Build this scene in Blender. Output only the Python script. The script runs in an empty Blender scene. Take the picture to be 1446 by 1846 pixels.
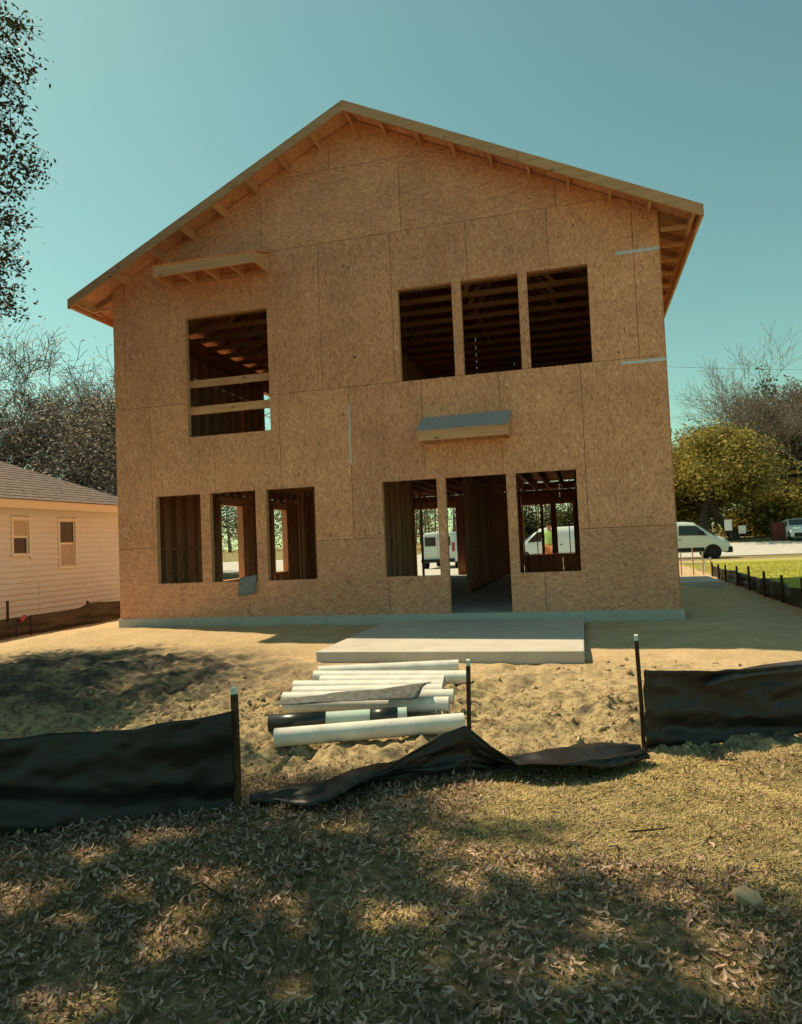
import bpy, bmesh, math, random
import numpy as np
from mathutils import Vector, Matrix
rng = np.random.default_rng(7)
random.seed(7)
scene = bpy.context.scene
C = scene.collection

# ------------------------------------------------------------------ camera
F_PX, YAW, PITCH, ROLL = 1265.6, math.radians(14.395), math.radians(2.508), math.radians(2.461)
CAM = Vector((7.952, -10.808, 1.127))
fw = Vector((-math.sin(YAW) * math.cos(PITCH), math.cos(YAW) * math.cos(PITCH), math.sin(PITCH)))
rt = Vector((math.cos(YAW), math.sin(YAW), 0))
up = rt.cross(fw)
r2 = rt * math.cos(ROLL) - up * math.sin(ROLL)
u2 = rt * math.sin(ROLL) + up * math.cos(ROLL)
cam = bpy.data.cameras.new('camera'); cam_o = bpy.data.objects.new('camera', cam); C.objects.link(cam_o)
m = Matrix.Identity(4)
for i in range(3):
    m[i][0], m[i][1], m[i][2], m[i][3] = r2[i], u2[i], -fw[i], CAM[i]
cam_o.matrix_world = m
cam.sensor_fit = 'HORIZONTAL'; cam.sensor_width = 36.0; cam.lens = 36.0 * F_PX / 1446.0
cam.clip_start = 0.05; cam.clip_end = 3000
scene.camera = cam_o

# ------------------------------------------------------------------ sky, sun, exposure
SUN_TRAVEL = Vector((0.72, -0.24, -1.0)).normalized()
to_sun = -SUN_TRAVEL
SUN_EL = math.asin(to_sun.z); SUN_AZ = math.atan2(to_sun.x, to_sun.y)
world = bpy.data.worlds.new('World'); scene.world = world; world.use_nodes = True
wn = world.node_tree; wn.nodes.clear()
w_out = wn.nodes.new('ShaderNodeOutputWorld'); w_bg = wn.nodes.new('ShaderNodeBackground')
w_sky = wn.nodes.new('ShaderNodeTexSky'); w_sky.sky_type = 'NISHITA'; w_sky.sun_disc = False
w_sky.sun_elevation = SUN_EL; w_sky.sun_rotation = SUN_AZ
w_sky.air_density = 1.0; w_sky.dust_density = 0.6; w_sky.ozone_density = 1.0; w_sky.altitude = 20
w_tint = wn.nodes.new('ShaderNodeMix'); w_tint.data_type = 'RGBA'; w_tint.blend_type = 'MULTIPLY'
w_tint.inputs['Factor'].default_value = 1.0
w_tint.inputs['B'].default_value = (0.76, 1.02, 0.63, 1)      # the photograph's teal rendering of blue sky
wn.links.new(w_sky.outputs['Color'], w_tint.inputs['A'])
wn.links.new(w_tint.outputs['Result'], w_bg.inputs['Color'])
w_bg.inputs['Strength'].default_value = 0.08
wn.links.new(w_bg.outputs['Background'], w_out.inputs['Surface'])
sun = bpy.data.lights.new('sun', 'SUN'); sun.energy = 3.1; sun.angle = math.radians(0.53); sun.color = (1.0, 0.81, 0.52)
sun_o = bpy.data.objects.new('sun', sun); C.objects.link(sun_o)
sun_o.rotation_euler = SUN_TRAVEL.to_track_quat('-Z', 'Y').to_euler()
sun_o.location = (-20, 10, 30)
scene.view_settings.view_transform = 'Standard'
scene.view_settings.look = 'None'
scene.view_settings.exposure = 0.95
scene.view_settings.gamma = 1.0

# ------------------------------------------------------------------ helpers
def link(o, parent=None):
    C.objects.link(o)
    if parent is not None: o.parent = parent
    return o
def tag(o, label=None, cat=None, group=None, kind=None):
    if label: o['label'] = label
    if cat: o['category'] = cat
    if group: o['group'] = group
    if kind: o['kind'] = kind
    return o
def empty(name, loc=(0, 0, 0), rz=0.0):
    o = bpy.data.objects.new(name, None); o.location = loc; o.rotation_euler = (0, 0, rz); o.empty_display_size = 0.2
    return link(o)
def mesh_obj(name, verts, faces, mat, parent=None, smooth=False):
    me = bpy.data.meshes.new(name); me.from_pydata([tuple(v) for v in verts], [], [tuple(f) for f in faces]); me.update()
    if mat: me.materials.append(mat)
    if smooth: me.polygons.foreach_set('use_smooth', [True] * len(me.polygons))
    return link(bpy.data.objects.new(name, me), parent)
def bm_obj(name, bm, mat, parent=None, smooth=False):
    me = bpy.data.meshes.new(name); bm.to_mesh(me); bm.free()
    if mat: me.materials.append(mat)
    if smooth: me.polygons.foreach_set('use_smooth', [True] * len(me.polygons))
    return link(bpy.data.objects.new(name, me), parent)
BOXF = [(0, 3, 2, 1), (4, 5, 6, 7), (0, 1, 5, 4), (1, 2, 6, 5), (2, 3, 7, 6), (3, 0, 4, 7)]
_box_cache = {}
def box(name, x0, x1, y0, y1, z0, z1, mat, parent=None):
    """a board: shared mesh centred on its own origin"""
    s = (round(x1 - x0, 4), round(y1 - y0, 4), round(z1 - z0, 4)); key = s + (mat.name,)
    if key not in _box_cache:
        a, b, c = s[0] / 2, s[1] / 2, s[2] / 2
        me = bpy.data.meshes.new(name)
        me.from_pydata([(-a, -b, -c), (a, -b, -c), (a, b, -c), (-a, b, -c), (-a, -b, c), (a, -b, c), (a, b, c), (-a, b, c)], [], BOXF)
        me.materials.append(mat); _box_cache[key] = me
    o = bpy.data.objects.new(name, _box_cache[key]); o.location = ((x0 + x1) / 2, (y0 + y1) / 2, (z0 + z1) / 2)
    return link(o, parent)
class MB:
    """collects boxes, prisms and tubes into ONE mesh"""
    def __init__(s): s.v = []; s.f = []
    def add(s, v, f):
        n = len(s.v); s.v += [tuple(p) for p in v]; s.f += [tuple(i + n for i in q) for q in f]
    def box(s, x0, x1, y0, y1, z0, z1):
        s.add([(x0, y0, z0), (x1, y0, z0), (x1, y1, z0), (x0, y1, z0), (x0, y0, z1), (x1, y0, z1), (x1, y1, z1), (x0, y1, z1)], BOXF)
    def prism_y(s, pts, y0, y1):      # pts (x,z) extruded along y
        n = len(pts)
        v = [(x, y0, z) for x, z in pts] + [(x, y1, z) for x, z in pts]
        f = [tuple(range(n)), tuple(range(2 * n - 1, n - 1, -1))] + [(i, i + n, (i + 1) % n + n, (i + 1) % n) for i in range(n)]
        s.add(v, f)
    def prism_x(s, pts, x0, x1):      # pts (y,z) extruded along x
        n = len(pts)
        v = [(x0, y, z) for y, z in pts] + [(x1, y, z) for y, z in pts]
        f = [tuple(range(n)), tuple(range(2 * n - 1, n - 1, -1))] + [(i, i + n, (i + 1) % n + n, (i + 1) % n) for i in range(n)]
        s.add(v, f)
    def tube(s, p0, p1, r0, r1=None, n=8, caps=True):
        r1 = r0 if r1 is None else r1
        p0, p1 = Vector(p0), Vector(p1); d = (p1 - p0).normalized()
        a = d.orthogonal().normalized(); b = d.cross(a)
        v = []
        for p, r in ((p0, r0), (p1, r1)):
            for i in range(n):
                t = 2 * math.pi * i / n; v.append(p + (a * math.cos(t) + b * math.sin(t)) * r)
        f = [(i, (i + 1) % n, (i + 1) % n + n, i + n) for i in range(n)]
        if caps: f += [tuple(range(n - 1, -1, -1)), tuple(range(n, 2 * n))]
        s.add(v, f)
    def build(s, name, mat, parent=None, smooth=False):
        return mesh_obj(name, s.v, s.f, mat, parent, smooth)
def bevel(o, w=0.01, seg=2):
    md = o.modifiers.new('bevel', 'BEVEL'); md.width = w; md.segments = seg; md.limit_method = 'ANGLE'; md.angle_limit = math.radians(40)
    return o
def hash2(ix, iy, seed):
    h = np.sin(ix * 127.1 + iy * 311.7 + seed * 74.7) * 43758.5453
    return h - np.floor(h)
def vnoise(x, y, seed=0):
    x = np.asarray(x, float); y = np.asarray(y, float)
    ix, iy = np.floor(x), np.floor(y); fx, fy = x - ix, y - iy
    fx = fx * fx * (3 - 2 * fx); fy = fy * fy * (3 - 2 * fy)
    a = hash2(ix, iy, seed); b = hash2(ix + 1, iy, seed); c = hash2(ix, iy + 1, seed); d = hash2(ix + 1, iy + 1, seed)
    return (a * (1 - fx) + b * fx) * (1 - fy) + (c * (1 - fx) + d * fx) * fy
def fbm(x, y, seed=0, octv=4):
    s = 0; a = 0.5; t = 0
    for i in range(octv):
        s = s + a * vnoise(x * 2 ** i, y * 2 ** i, seed + i); t += a; a *= 0.5
    return s / t - 0.5
def sstep(a, b, x):
    t = np.clip((np.asarray(x, float) - a) / (b - a), 0, 1); return t * t * (3 - 2 * t)

# ------------------------------------------------------------------ materials
class NT:
    def __init__(s, name):
        s.m = bpy.data.materials.new(name); s.m.use_nodes = True; s.t = s.m.node_tree
        s.b = s.t.nodes['Principled BSDF']; s.out = s.t.nodes['Material Output']
    def n(s, typ, **kw):
        nd = s.t.nodes.new(typ)
        for k, v in kw.items():
            if k in nd.inputs: nd.inputs[k].default_value = v
            else: setattr(nd, k, v)
        return nd
    def l(s, a, b): s.t.links.new(a, b)
    def coords(s, scale=(1, 1, 1), kind='Object', rand=False, rot=(0, 0, 0)):
        tc = s.n('ShaderNodeTexCoord'); mp = s.n('ShaderNodeMapping')
        mp.inputs['Scale'].default_value = scale; mp.inputs['Rotation'].default_value = rot
        s.l(tc.outputs[kind], mp.inputs['Vector'])
        if rand:
            oi = s.n('ShaderNodeObjectInfo'); ml = s.n('ShaderNodeMath', operation='MULTIPLY'); ml.inputs[1].default_value = 61.0
            s.l(oi.outputs['Random'], ml.inputs[0]); s.l(ml.outputs[0], mp.inputs['Location'])
        return mp.outputs['Vector']
    def noise(s, vec, scale, detail=3, rough=0.55):
        nd = s.n('ShaderNodeTexNoise'); nd.inputs['Scale'].default_value = scale; nd.inputs['Detail'].default_value = detail; nd.inputs['Roughness'].default_value = rough
        s.l(vec, nd.inputs['Vector']); return nd.outputs['Fac']
    def ramp(s, fac, stops):
        r = s.n('ShaderNodeValToRGB'); e = r.color_ramp.elements
        while len(e) < len(stops): e.new(0.5)
        for el, (p, c) in zip(e, stops): el.position = p; el.color = (*c, 1) if len(c) == 3 else c
        s.l(fac, r.inputs['Fac']); return r.outputs['Color']
    def mix(s, fac, a, b, mode='MIX'):
        x = s.n('ShaderNodeMix', data_type='RGBA', blend_type=mode)
        for k, v in (('Factor', fac), ('A', a), ('B', b)):
            if hasattr(v, 'links') or isinstance(v, bpy.types.NodeSocket): s.l(v, x.inputs[k])
            elif k == 'Factor': x.inputs[k].default_value = v
            else: x.inputs[k].default_value = (*v, 1)
        return x.outputs['Result']
    def bump(s, h, strength=0.3, dist=0.01):
        b = s.n('ShaderNodeBump'); b.inputs['Strength'].default_value = strength; b.inputs['Distance'].default_value = dist
        s.l(h, b.inputs['Height']); s.l(b.outputs['Normal'], s.b.inputs['Normal'])
    def col(s, c):
        if isinstance(c, bpy.types.NodeSocket): s.l(c, s.b.inputs['Base Color'])
        else: s.b.inputs['Base Color'].default_value = (*c, 1)
    def rough(s, r, spec=0.3):
        s.b.inputs['Roughness'].default_value = r; s.b.inputs['Specular IOR Level'].default_value = spec
def plain(name, c, r=0.6, spec=0.3, var=0.0, scale=6.0, metal=0.0):
    t = NT(name); t.rough(r, spec); t.b.inputs['Metallic'].default_value = metal
    if var:
        v = t.coords(rand=True); f = t.noise(v, scale, 4, 0.6)
        t.col(t.ramp(f, [(0.3, tuple(x * (1 - var) for x in c)), (0.7, tuple(min(1, x * (1 + var)) for x in c))]))
    else: t.col(c)
    return t.m
def osb(name, long_axis):
    t = NT(name); t.rough(0.75, 0.2)
    big = 15.0; small = 80.0
    def strands(ang, seed):
        if long_axis == 'z': sc = (small, small, big)
        elif long_axis == 'x': sc = (big, small, small)
        else: sc = (small, big, small)
        tc = t.n('ShaderNodeTexCoord'); nz = t.n('ShaderNodeTexNoise'); nz.inputs['Scale'].default_value = 3.1; nz.inputs['Detail'].default_value = 2
        t.l(tc.outputs['Object'], nz.inputs['Vector'])
        va = t.n('ShaderNodeVectorMath', operation='SUBTRACT'); t.l(nz.outputs['Color'], va.inputs[0]); va.inputs[1].default_value = (0.5, 0.5, 0.5)
        vm = t.n('ShaderNodeVectorMath', operation='SCALE'); t.l(va.outputs[0], vm.inputs[0]); vm.inputs['Scale'].default_value = 0.16
        ad = t.n('ShaderNodeVectorMath', operation='ADD'); t.l(tc.outputs['Object'], ad.inputs[0]); t.l(vm.outputs[0], ad.inputs[1])
        rot = t.n('ShaderNodeMapping'); rot.inputs['Rotation'].default_value = (ang if long_axis == 'y' else 0, ang if long_axis != 'y' else 0, 0); rot.inputs['Location'].default_value = (seed, seed * 0.7, seed * 1.3)
        t.l(ad.outputs[0], rot.inputs['Vector'])
        mp = t.n('ShaderNodeMapping'); mp.inputs['Scale'].default_value = sc; t.l(rot.outputs['Vector'], mp.inputs['Vector'])
        vo = t.n('ShaderNodeTexVoronoi'); vo.inputs['Scale'].default_value = 1.0; t.l(mp.outputs['Vector'], vo.inputs['Vector'])
        se = t.n('ShaderNodeSeparateColor'); t.l(vo.outputs['Color'], se.inputs['Color']); return se.outputs['Red'], vo.outputs['Distance']
    a, da = strands(0.35, 0.0); b, db = strands(-0.4, 3.7)
    ca = t.ramp(a, [(0.0, (0.36, 0.15, 0.085)), (0.14, (0.6, 0.28, 0.165)), (0.55, (0.72, 0.355, 0.215)), (0.88, (0.78, 0.42, 0.27)), (1.0, (0.86, 0.54, 0.37))])
    cb = t.ramp(b, [(0.0, (0.48, 0.21, 0.12)), (0.5, (0.69, 0.33, 0.2)), (1.0, (0.8, 0.43, 0.275))])
    msk = t.noise(t.coords((1, 1, 1)), 14.0, 2)
    cm = t.mix(t.ramp(msk, [(0.45, (0, 0, 0)), (0.55, (1, 1, 1))]), ca, cb)
    blot = t.noise(t.coords(), 1.1, 3)
    cm = t.mix(1.0, cm, t.ramp(blot, [(0.3, (0.9, 0.89, 0.89)), (0.7, (1.16, 1.14, 1.12))]), 'MULTIPLY')
    speck = t.noise(t.coords(), 9.0, 1)
    cm = t.mix(t.ramp(speck, [(0.76, (0, 0, 0)), (0.8, (0.8, 0.8, 0.8))]), cm, (0.1, 0.055, 0.03))
    rnd = t.n('ShaderNodeObjectInfo')
    cm = t.mix(1.0, cm, t.ramp(rnd.outputs['Random'], [(0, (0.95, 0.95, 0.965)), (1, (1.09, 1.08, 1.05))]), 'MULTIPLY')
    t.col(cm); t.bump(a, 0.2, 0.003)
    return t.m
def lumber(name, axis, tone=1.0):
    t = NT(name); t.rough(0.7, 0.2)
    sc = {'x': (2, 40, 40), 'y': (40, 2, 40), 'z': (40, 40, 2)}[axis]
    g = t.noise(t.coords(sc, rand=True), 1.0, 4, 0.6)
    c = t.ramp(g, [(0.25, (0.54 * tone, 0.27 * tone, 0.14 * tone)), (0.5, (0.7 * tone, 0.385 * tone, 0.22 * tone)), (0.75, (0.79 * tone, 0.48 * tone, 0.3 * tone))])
    sc2 = {'x': (2.2, 9, 9), 'y': (9, 2.2, 9), 'z': (9, 9, 2.2)}[axis]
    k = t.n('ShaderNodeTexVoronoi'); k.inputs['Scale'].default_value = 1.0; t.l(t.coords(sc2, rand=True), k.inputs['Vector'])
    c = t.mix(t.ramp(k.outputs['Distance'], [(0.08, (1, 1, 1)), (0.14, (0, 0, 0))]), c, (0.16, 0.08, 0.04))
    rnd = t.n('ShaderNodeObjectInfo')
    c = t.mix(1.0, c, t.ramp(rnd.outputs['Random'], [(0, (0.82, 0.8, 0.78)), (1, (1.08, 1.06, 1.0))]), 'MULTIPLY')
    t.col(c); t.bump(g, 0.1, 0.002)
    return t.m
M = {}
M['osb_v'] = osb('osb_vertical', 'z'); M['osb_h'] = osb('osb_horizontal', 'x'); M['osb_y'] = osb('osb_deep', 'y')
for a in 'xyz': M['lum_' + a] = lumber('lumber_' + a, a)
for a in 'xyz': M['frm_' + a] = lumber('shaded_framing_' + a, a, 0.6)  # darker copy of the lumber, indoor shade put into its colour
M['weathered'] = lumber('weathered_lumber', 'x', 0.78)
def concrete(name, c):
    t = NT(name); t.rough(0.85, 0.2); v = t.coords()
    f = t.noise(v, 2.0, 6, 0.65); g = t.noise(v, 60, 2)
    k = t.ramp(f, [(0.3, tuple(x * 0.82 for x in c)), (0.7, tuple(x * 1.1 for x in c))])
    t.col(t.mix(0.15, k, t.ramp(g, [(0.3, (0.2, 0.2, 0.19)), (0.7, (0.7, 0.68, 0.62))]))); t.bump(g, 0.15, 0.003); return t.m
M['concrete'] = concrete('concrete', (0.57, 0.52, 0.46)); M['slab'] = concrete('slab_concrete', (0.5, 0.48, 0.45)); M['road'] = concrete('road_concrete', (0.52, 0.5, 0.46))
def fabric(name, c, trans, tf):
    t = NT(name); t.rough(0.42, 0.5)
    v = t.coords(); f = t.noise(t.coords((1.5, 1.5, 9)), 1.6, 5, 0.6)
    d2 = t.noise(v, 3.0, 6, 0.7); cc = t.ramp(f, [(0.3, tuple(x * 0.7 for x in c)), (0.75, tuple(x * 1.8 for x in c))])
    t.col(t.mix(t.ramp(d2, [(0.55, (0, 0, 0)), (0.8, (0.3, 0.3, 0.3))]), cc, (0.12, 0.1, 0.08)))
    w = t.n('ShaderNodeTexWave', wave_type='BANDS', bands_direction='Z'); w.inputs['Scale'].default_value = 90; w.inputs['Distortion'].default_value = 1.0
    t.l(v, w.inputs['Vector']); t.bump(w.outputs['Fac'], 0.15, 0.002)
    tr = t.n('ShaderNodeBsdfTranslucent'); tr.inputs['Color'].default_value = (*trans, 1)
    mx = t.n('ShaderNodeMixShader'); mx.inputs['Fac'].default_value = tf
    t.l(t.b.outputs['BSDF'], mx.inputs[1]); t.l(tr.outputs['BSDF'], mx.inputs[2]); t.l(mx.outputs[0], t.out.inputs['Surface'])
    return t.m
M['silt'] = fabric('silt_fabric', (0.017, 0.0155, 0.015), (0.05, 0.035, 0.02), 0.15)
M['silt_backlit'] = fabric('silt_fabric_backlit', (0.07, 0.052, 0.032), (0.24, 0.15, 0.06), 0.4)  # same black fabric, brown glow of the backlight put into its base colour
def leafm(name, cols, rough=0.55, trans=0.35, noise_scale=0.6):
    t = NT(name); t.rough(rough, 0.3)
    g = t.n('ShaderNodeNewGeometry')
    c = t.ramp(g.outputs['Random Per Island'], [(i / (len(cols) - 1), k) for i, k in enumerate(cols)])
    f = t.noise(t.coords(), noise_scale, 3)
    c = t.mix(1.0, c, t.ramp(f, [(0.3, (0.75, 0.75, 0.75)), (0.7, (1.2, 1.2, 1.15))]), 'MULTIPLY')
    t.col(c)
    if trans:
        tr = t.n('ShaderNodeBsdfTranslucent'); t.l(c, tr.inputs['Color'])
        mx = t.n('ShaderNodeMixShader'); mx.inputs['Fac'].default_value = trans
        t.l(t.b.outputs['BSDF'], mx.inputs[1]); t.l(tr.outputs['BSDF'], mx.inputs[2]); t.l(mx.outputs[0], t.out.inputs['Surface'])
    return t.m
M['oak_leaf'] = leafm('oak_leaf', [(0.035, 0.045, 0.015), (0.07, 0.08, 0.022), (0.12, 0.1, 0.03)])
M['near_leaf'] = leafm('near_leaf', [(0.03, 0.035, 0.016), (0.06, 0.06, 0.025), (0.14, 0.085, 0.035)], trans=0.15)
M['yellow_leaf'] = leafm('spring_leaf', [(0.13, 0.115, 0.025), (0.3, 0.25, 0.05), (0.44, 0.34, 0.1)], trans=0.4)
M['grey_leaf'] = leafm('grey_leaf', [(0.32, 0.275, 0.235), (0.47, 0.41, 0.35), (0.6, 0.53, 0.46)], trans=0.4)
M['pink_twig'] = leafm('bud_haze', [(0.3, 0.22, 0.19), (0.42, 0.32, 0.27), (0.5, 0.38, 0.3)], trans=0.3)
M['litter'] = leafm('leaf_litter', [(0.17, 0.095, 0.07), (0.3, 0.185, 0.14), (0.46, 0.31, 0.24), (0.62, 0.45, 0.36), (0.36, 0.17, 0.1)], trans=0.15, noise_scale=3)
M['grass'] = leafm('lawn_grass', [(0.085, 0.08, 0.032), (0.15, 0.13, 0.05), (0.3, 0.23, 0.11), (0.5, 0.37, 0.2)], trans=0.3, noise_scale=1.3)
M['green_grass'] = leafm('green_grass', [(0.32, 0.33, 0.05), (0.44, 0.43, 0.08), (0.55, 0.5, 0.14)], trans=0.3, noise_scale=0.5)
def bark(name, c):
    t = NT(name); t.rough(0.9, 0.1); f = t.noise(t.coords((5, 5, 1.2)), 2.5, 6, 0.7)
    t.col(t.ramp(f, [(0.3, tuple(x * 0.5 for x in c)), (0.7, tuple(x * 1.4 for x in c))])); t.bump(f, 0.6, 0.03); return t.m
M['bark'] = bark('bark', (0.07, 0.055, 0.042)); M['bark_pale'] = bark('pale_bark', (0.24, 0.2, 0.165))
M['steel'] = plain('galvanised_strap', (0.62, 0.63, 0.65), 0.45, 0.5, 0.12, 20, 0.3)
M['under'] = plain('roof_underlayment', (0.38, 0.34, 0.35), 0.8, 0.2, 0.12, 18)
M['black_felt'] = plain('roof_felt', (0.05, 0.05, 0.05), 0.85, 0.2, 0.2)
M['grey_sheet'] = plain('grey_sheet', (0.2, 0.22, 0.24), 0.5, 0.4, 0.2, 14)
M['stake'] = plain('stake_wood', (0.07, 0.04, 0.022), 0.85, 0.2, 0.4, 14)
M['cap'] = plain('stake_cap', (0.6, 0.66, 0.64), 0.4, 0.5)
M['siding'] = plain('vinyl_siding', (0.72, 0.72, 0.68), 0.5, 0.3, 0.05, 2.0)
M['trim'] = plain('underlit_trim', (0.8, 0.68, 0.46), 0.5, 0.3, 0.04)  # eave trim, warm light off the sand painted into its colour
M['wtrim'] = plain('white_trim', (0.8, 0.74, 0.65), 0.45, 0.3, 0.04)
M['block'] = plain('foundation_block', (0.2, 0.15, 0.1), 0.9, 0.1, 0.2, 4)
M['shingle'] = plain('roof_shingle', (0.2, 0.16, 0.145), 0.9, 0.1, 0.35, 7)
M['pale_shingle'] = plain('pale_roof_shingle', (0.42, 0.4, 0.4), 0.9, 0.1, 0.2, 7)
M['blind'] = plain('window_blind', (0.5, 0.43, 0.33), 0.7, 0.2, 0.08, 9)
M['glass'] = plain('window_glass', (0.03, 0.03, 0.028), 0.12, 0.5)
M['pvc'] = plain('white_pvc', (0.76, 0.74, 0.69), 0.35, 0.4, 0.13, 7)
M['pvc_green'] = plain('pale_green_pvc', (0.5, 0.62, 0.55), 0.35, 0.4, 0.06, 5)
M['dark_wrap'] = plain('dark_wrap', (0.02, 0.024, 0.022), 0.3, 0.5, 0.3, 9)
M['van'] = plain('van_paint', (0.66, 0.72, 0.69), 0.3, 0.5)
M['black'] = plain('black_plastic', (0.012, 0.012, 0.012), 0.6, 0.3)
M['tyre'] = plain('tyre_rubber', (0.015, 0.015, 0.015), 0.85, 0.2)
M['rim'] = plain('wheel_rim', (0.2, 0.2, 0.2), 0.4, 0.5, 0, 1, 0.6)
M['red'] = plain('red_lens', (0.35, 0.02, 0.015), 0.3, 0.5)
M['lamp'] = plain('clear_lens', (0.6, 0.6, 0.58), 0.2, 0.5)
M['brick'] = plain('dark_brick', (0.14, 0.05, 0.035), 0.9, 0.1, 0.3, 9)
M['sign'] = plain('sign_white', (0.7, 0.68, 0.66), 0.5, 0.3)
M['rock'] = plain('pale_rock', (0.42, 0.3, 0.2), 0.9, 0.1, 0.25, 20)
M['skin'] = plain('skin', (0.42, 0.25, 0.17), 0.55, 0.3)
M['shirt'] = plain('green_shirt', (0.35, 0.75, 0.32), 0.8, 0.1)
M['vest'] = plain('orange_trousers', (0.5, 0.26, 0.15), 0.85, 0.1)
M['hair'] = plain('dark_hair', (0.03, 0.02, 0.015), 0.7, 0.2)
M['wire'] = plain('wire', (0.1, 0.12, 0.12), 0.6, 0.2)

# ------------------------------------------------------------------ ground
def zg(x, y):
    x = np.asarray(x, float); y = np.asarray(y, float)
    z = np.interp(y, [-60, -9, -6, -5, -3.2, -1, 13, 18, 29, 34, 46, 70, 200], [-0.5, -0.42, -0.40, -0.34, -0.22, -0.14, -0.14, -0.28, -0.46, -0.46, 0.15, 0.7, 1.0])
    yard = sstep(-9, -1, y) * (1 - sstep(14, 22, y))
    z = z - yard * (0.24 * sstep(0.2, 2.8, -x) + 0.2 * sstep(2.8, 5.0, -x)) - sstep(-6, 0, y) * (1 - sstep(14, 22, y)) * 0.17 * sstep(9.6, 11.4, x)
    return z
def axis(fine0, fine1, step, lo, hi, grow=1.18):
    a = list(np.arange(fine0, fine1 + 1e-6, step)); s = step
    while a[-1] < hi: s = min(s * grow, 40); a.append(a[-1] + s)
    s = step; b = []
    q = fine0
    while q > lo: s = min(s * grow, 40); q -= s; b.append(q)
    return np.array(b[::-1] + a)
gx = axis(-3.2, 12.4, 0.045, -600, 600); gy = np.concatenate([axis(-9.6, -1.5, 0.03, -200, -1.4)[:-2], axis(-1.5, 15, 0.09, -1.6, 900)[2:]])
gy = np.unique(np.round(gy, 4))
GX, GY = np.meshgrid(gx, gy)
def masks(X, Y):
    w1 = fbm(X * 0.8, Y * 0.8, 3) ; w2 = fbm(X * 2.5, Y * 2.5, 9)
    lawn_line = -6.05 + 0.42 * (X - 7.2) * (X > 5) * 0.55 + (X <= 5) * -0.5
    lawn = 1 - sstep(lawn_line - 0.12, lawn_line + 0.22, Y + w1 * 0.5 + w2 * 0.3)
    churn = (1 - lawn) * (1 - sstep(-4.3, -3.3, Y + w1 * 1.6 + w2 * 0.7))
    churn = np.maximum(churn, (1 - lawn) * sstep(-0.2, 0.25, w1 - 0.04) * (1 - sstep(-3.6, -2.6, Y)) * 0.7)
    dark = np.exp(-(((X - 2.3) / 2.6) ** 2 + ((Y + 3.7) / 1.5) ** 2) ** 2) * (1 - lawn)  # dark earth patch, with part of the tree's shadow put into its colour
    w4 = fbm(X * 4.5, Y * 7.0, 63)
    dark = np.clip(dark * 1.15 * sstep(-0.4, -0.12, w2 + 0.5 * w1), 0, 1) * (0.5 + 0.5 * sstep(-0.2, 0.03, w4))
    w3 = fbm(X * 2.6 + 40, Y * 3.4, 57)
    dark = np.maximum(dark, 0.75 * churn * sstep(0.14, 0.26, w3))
    green = sstep(11.9, 12.4, X) * sstep(-6, -2, Y) * (1 - sstep(24, 28, Y + w1 * 2))
    wild = np.clip(sstep(26, 30, Y) + sstep(4.8, 6.5, -X) + sstep(26, 32, np.abs(X - 4)) + sstep(9, 12, -Y), 0, 1)
    return lawn, churn, dark, green, wild
lawn, churn, dark, green, wild = masks(GX, GY)
GZ = zg(GX, GY)
near = (1 - sstep(14, 22, GY)) * (1 - sstep(14, 20, np.abs(GX - 4)))
GZ += near * (fbm(GX * 1.2, GY * 1.2, 21) * 0.05 + (1 - churn) * (1 - lawn) * fbm(GX * 5, GY * 5, 31) * 0.02
     + np.maximum(churn, 0.8 * dark) * (fbm(GX * 3.5, GY * 3.5, 41) * 0.14 + fbm(GX * 10, GY * 10, 51) * 0.16) + lawn * fbm(GX * 6, GY * 6, 61) * 0.03)
# flat under the slab and the patio, a scoured hollow along the patio's front edge
slabm = sstep(-0.25, 0.0, GX) * (1 - sstep(9.26, 9.5, GX)) * sstep(-0.12, 0.02, GY) * (1 - sstep(12, 12.2, GY))
GZ = GZ * (1 - slabm) + slabm * -0.2
pat = sstep(4.75, 4.9, GX) * (1 - sstep(7.88, 8.0, GX)) * sstep(-3.2, -3.05, GY) * (1 - sstep(-0.1, 0.1, GY))
GZ = GZ * (1 - pat) + pat * np.minimum(GZ, -0.2)
GZ -= 0.07 * np.exp(-((GY + 3.32) / 0.16) ** 2) * sstep(5.0, 5.3, GX) * (1 - sstep(7.6, 7.9, GX)) * sstep(-0.05, 0.2, fbm(GX * 2.2, GY, 77) + 0.05)
NX, NY = len(gx), len(gy)
idx = np.arange(NX * NY).reshape(NY, NX)
quads = np.stack([idx[:-1, :-1], idx[:-1, 1:], idx[1:, 1:], idx[1:, :-1]], -1).reshape(-1, 4)
def np_mesh(name, co, faces, mat, parent=None, smooth=False):
    me = bpy.data.meshes.new(name); nf, k = faces.shape
    me.vertices.add(len(co)); me.vertices.foreach_set('co', np.ascontiguousarray(co, dtype=np.float32).ravel())
    me.loops.add(nf * k); me.loops.foreach_set('vertex_index', np.ascontiguousarray(faces, dtype=np.int32).ravel())
    me.polygons.add(nf); me.polygons.foreach_set('loop_start', np.arange(0, nf * k, k, dtype=np.int32))
    if smooth: me.polygons.foreach_set('use_smooth', np.ones(nf, dtype=bool))
    me.update(calc_edges=True); me.validate(clean_customdata=False)
    if mat: me.materials.append(mat)
    return link(bpy.data.objects.new(name, me), parent)
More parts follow.
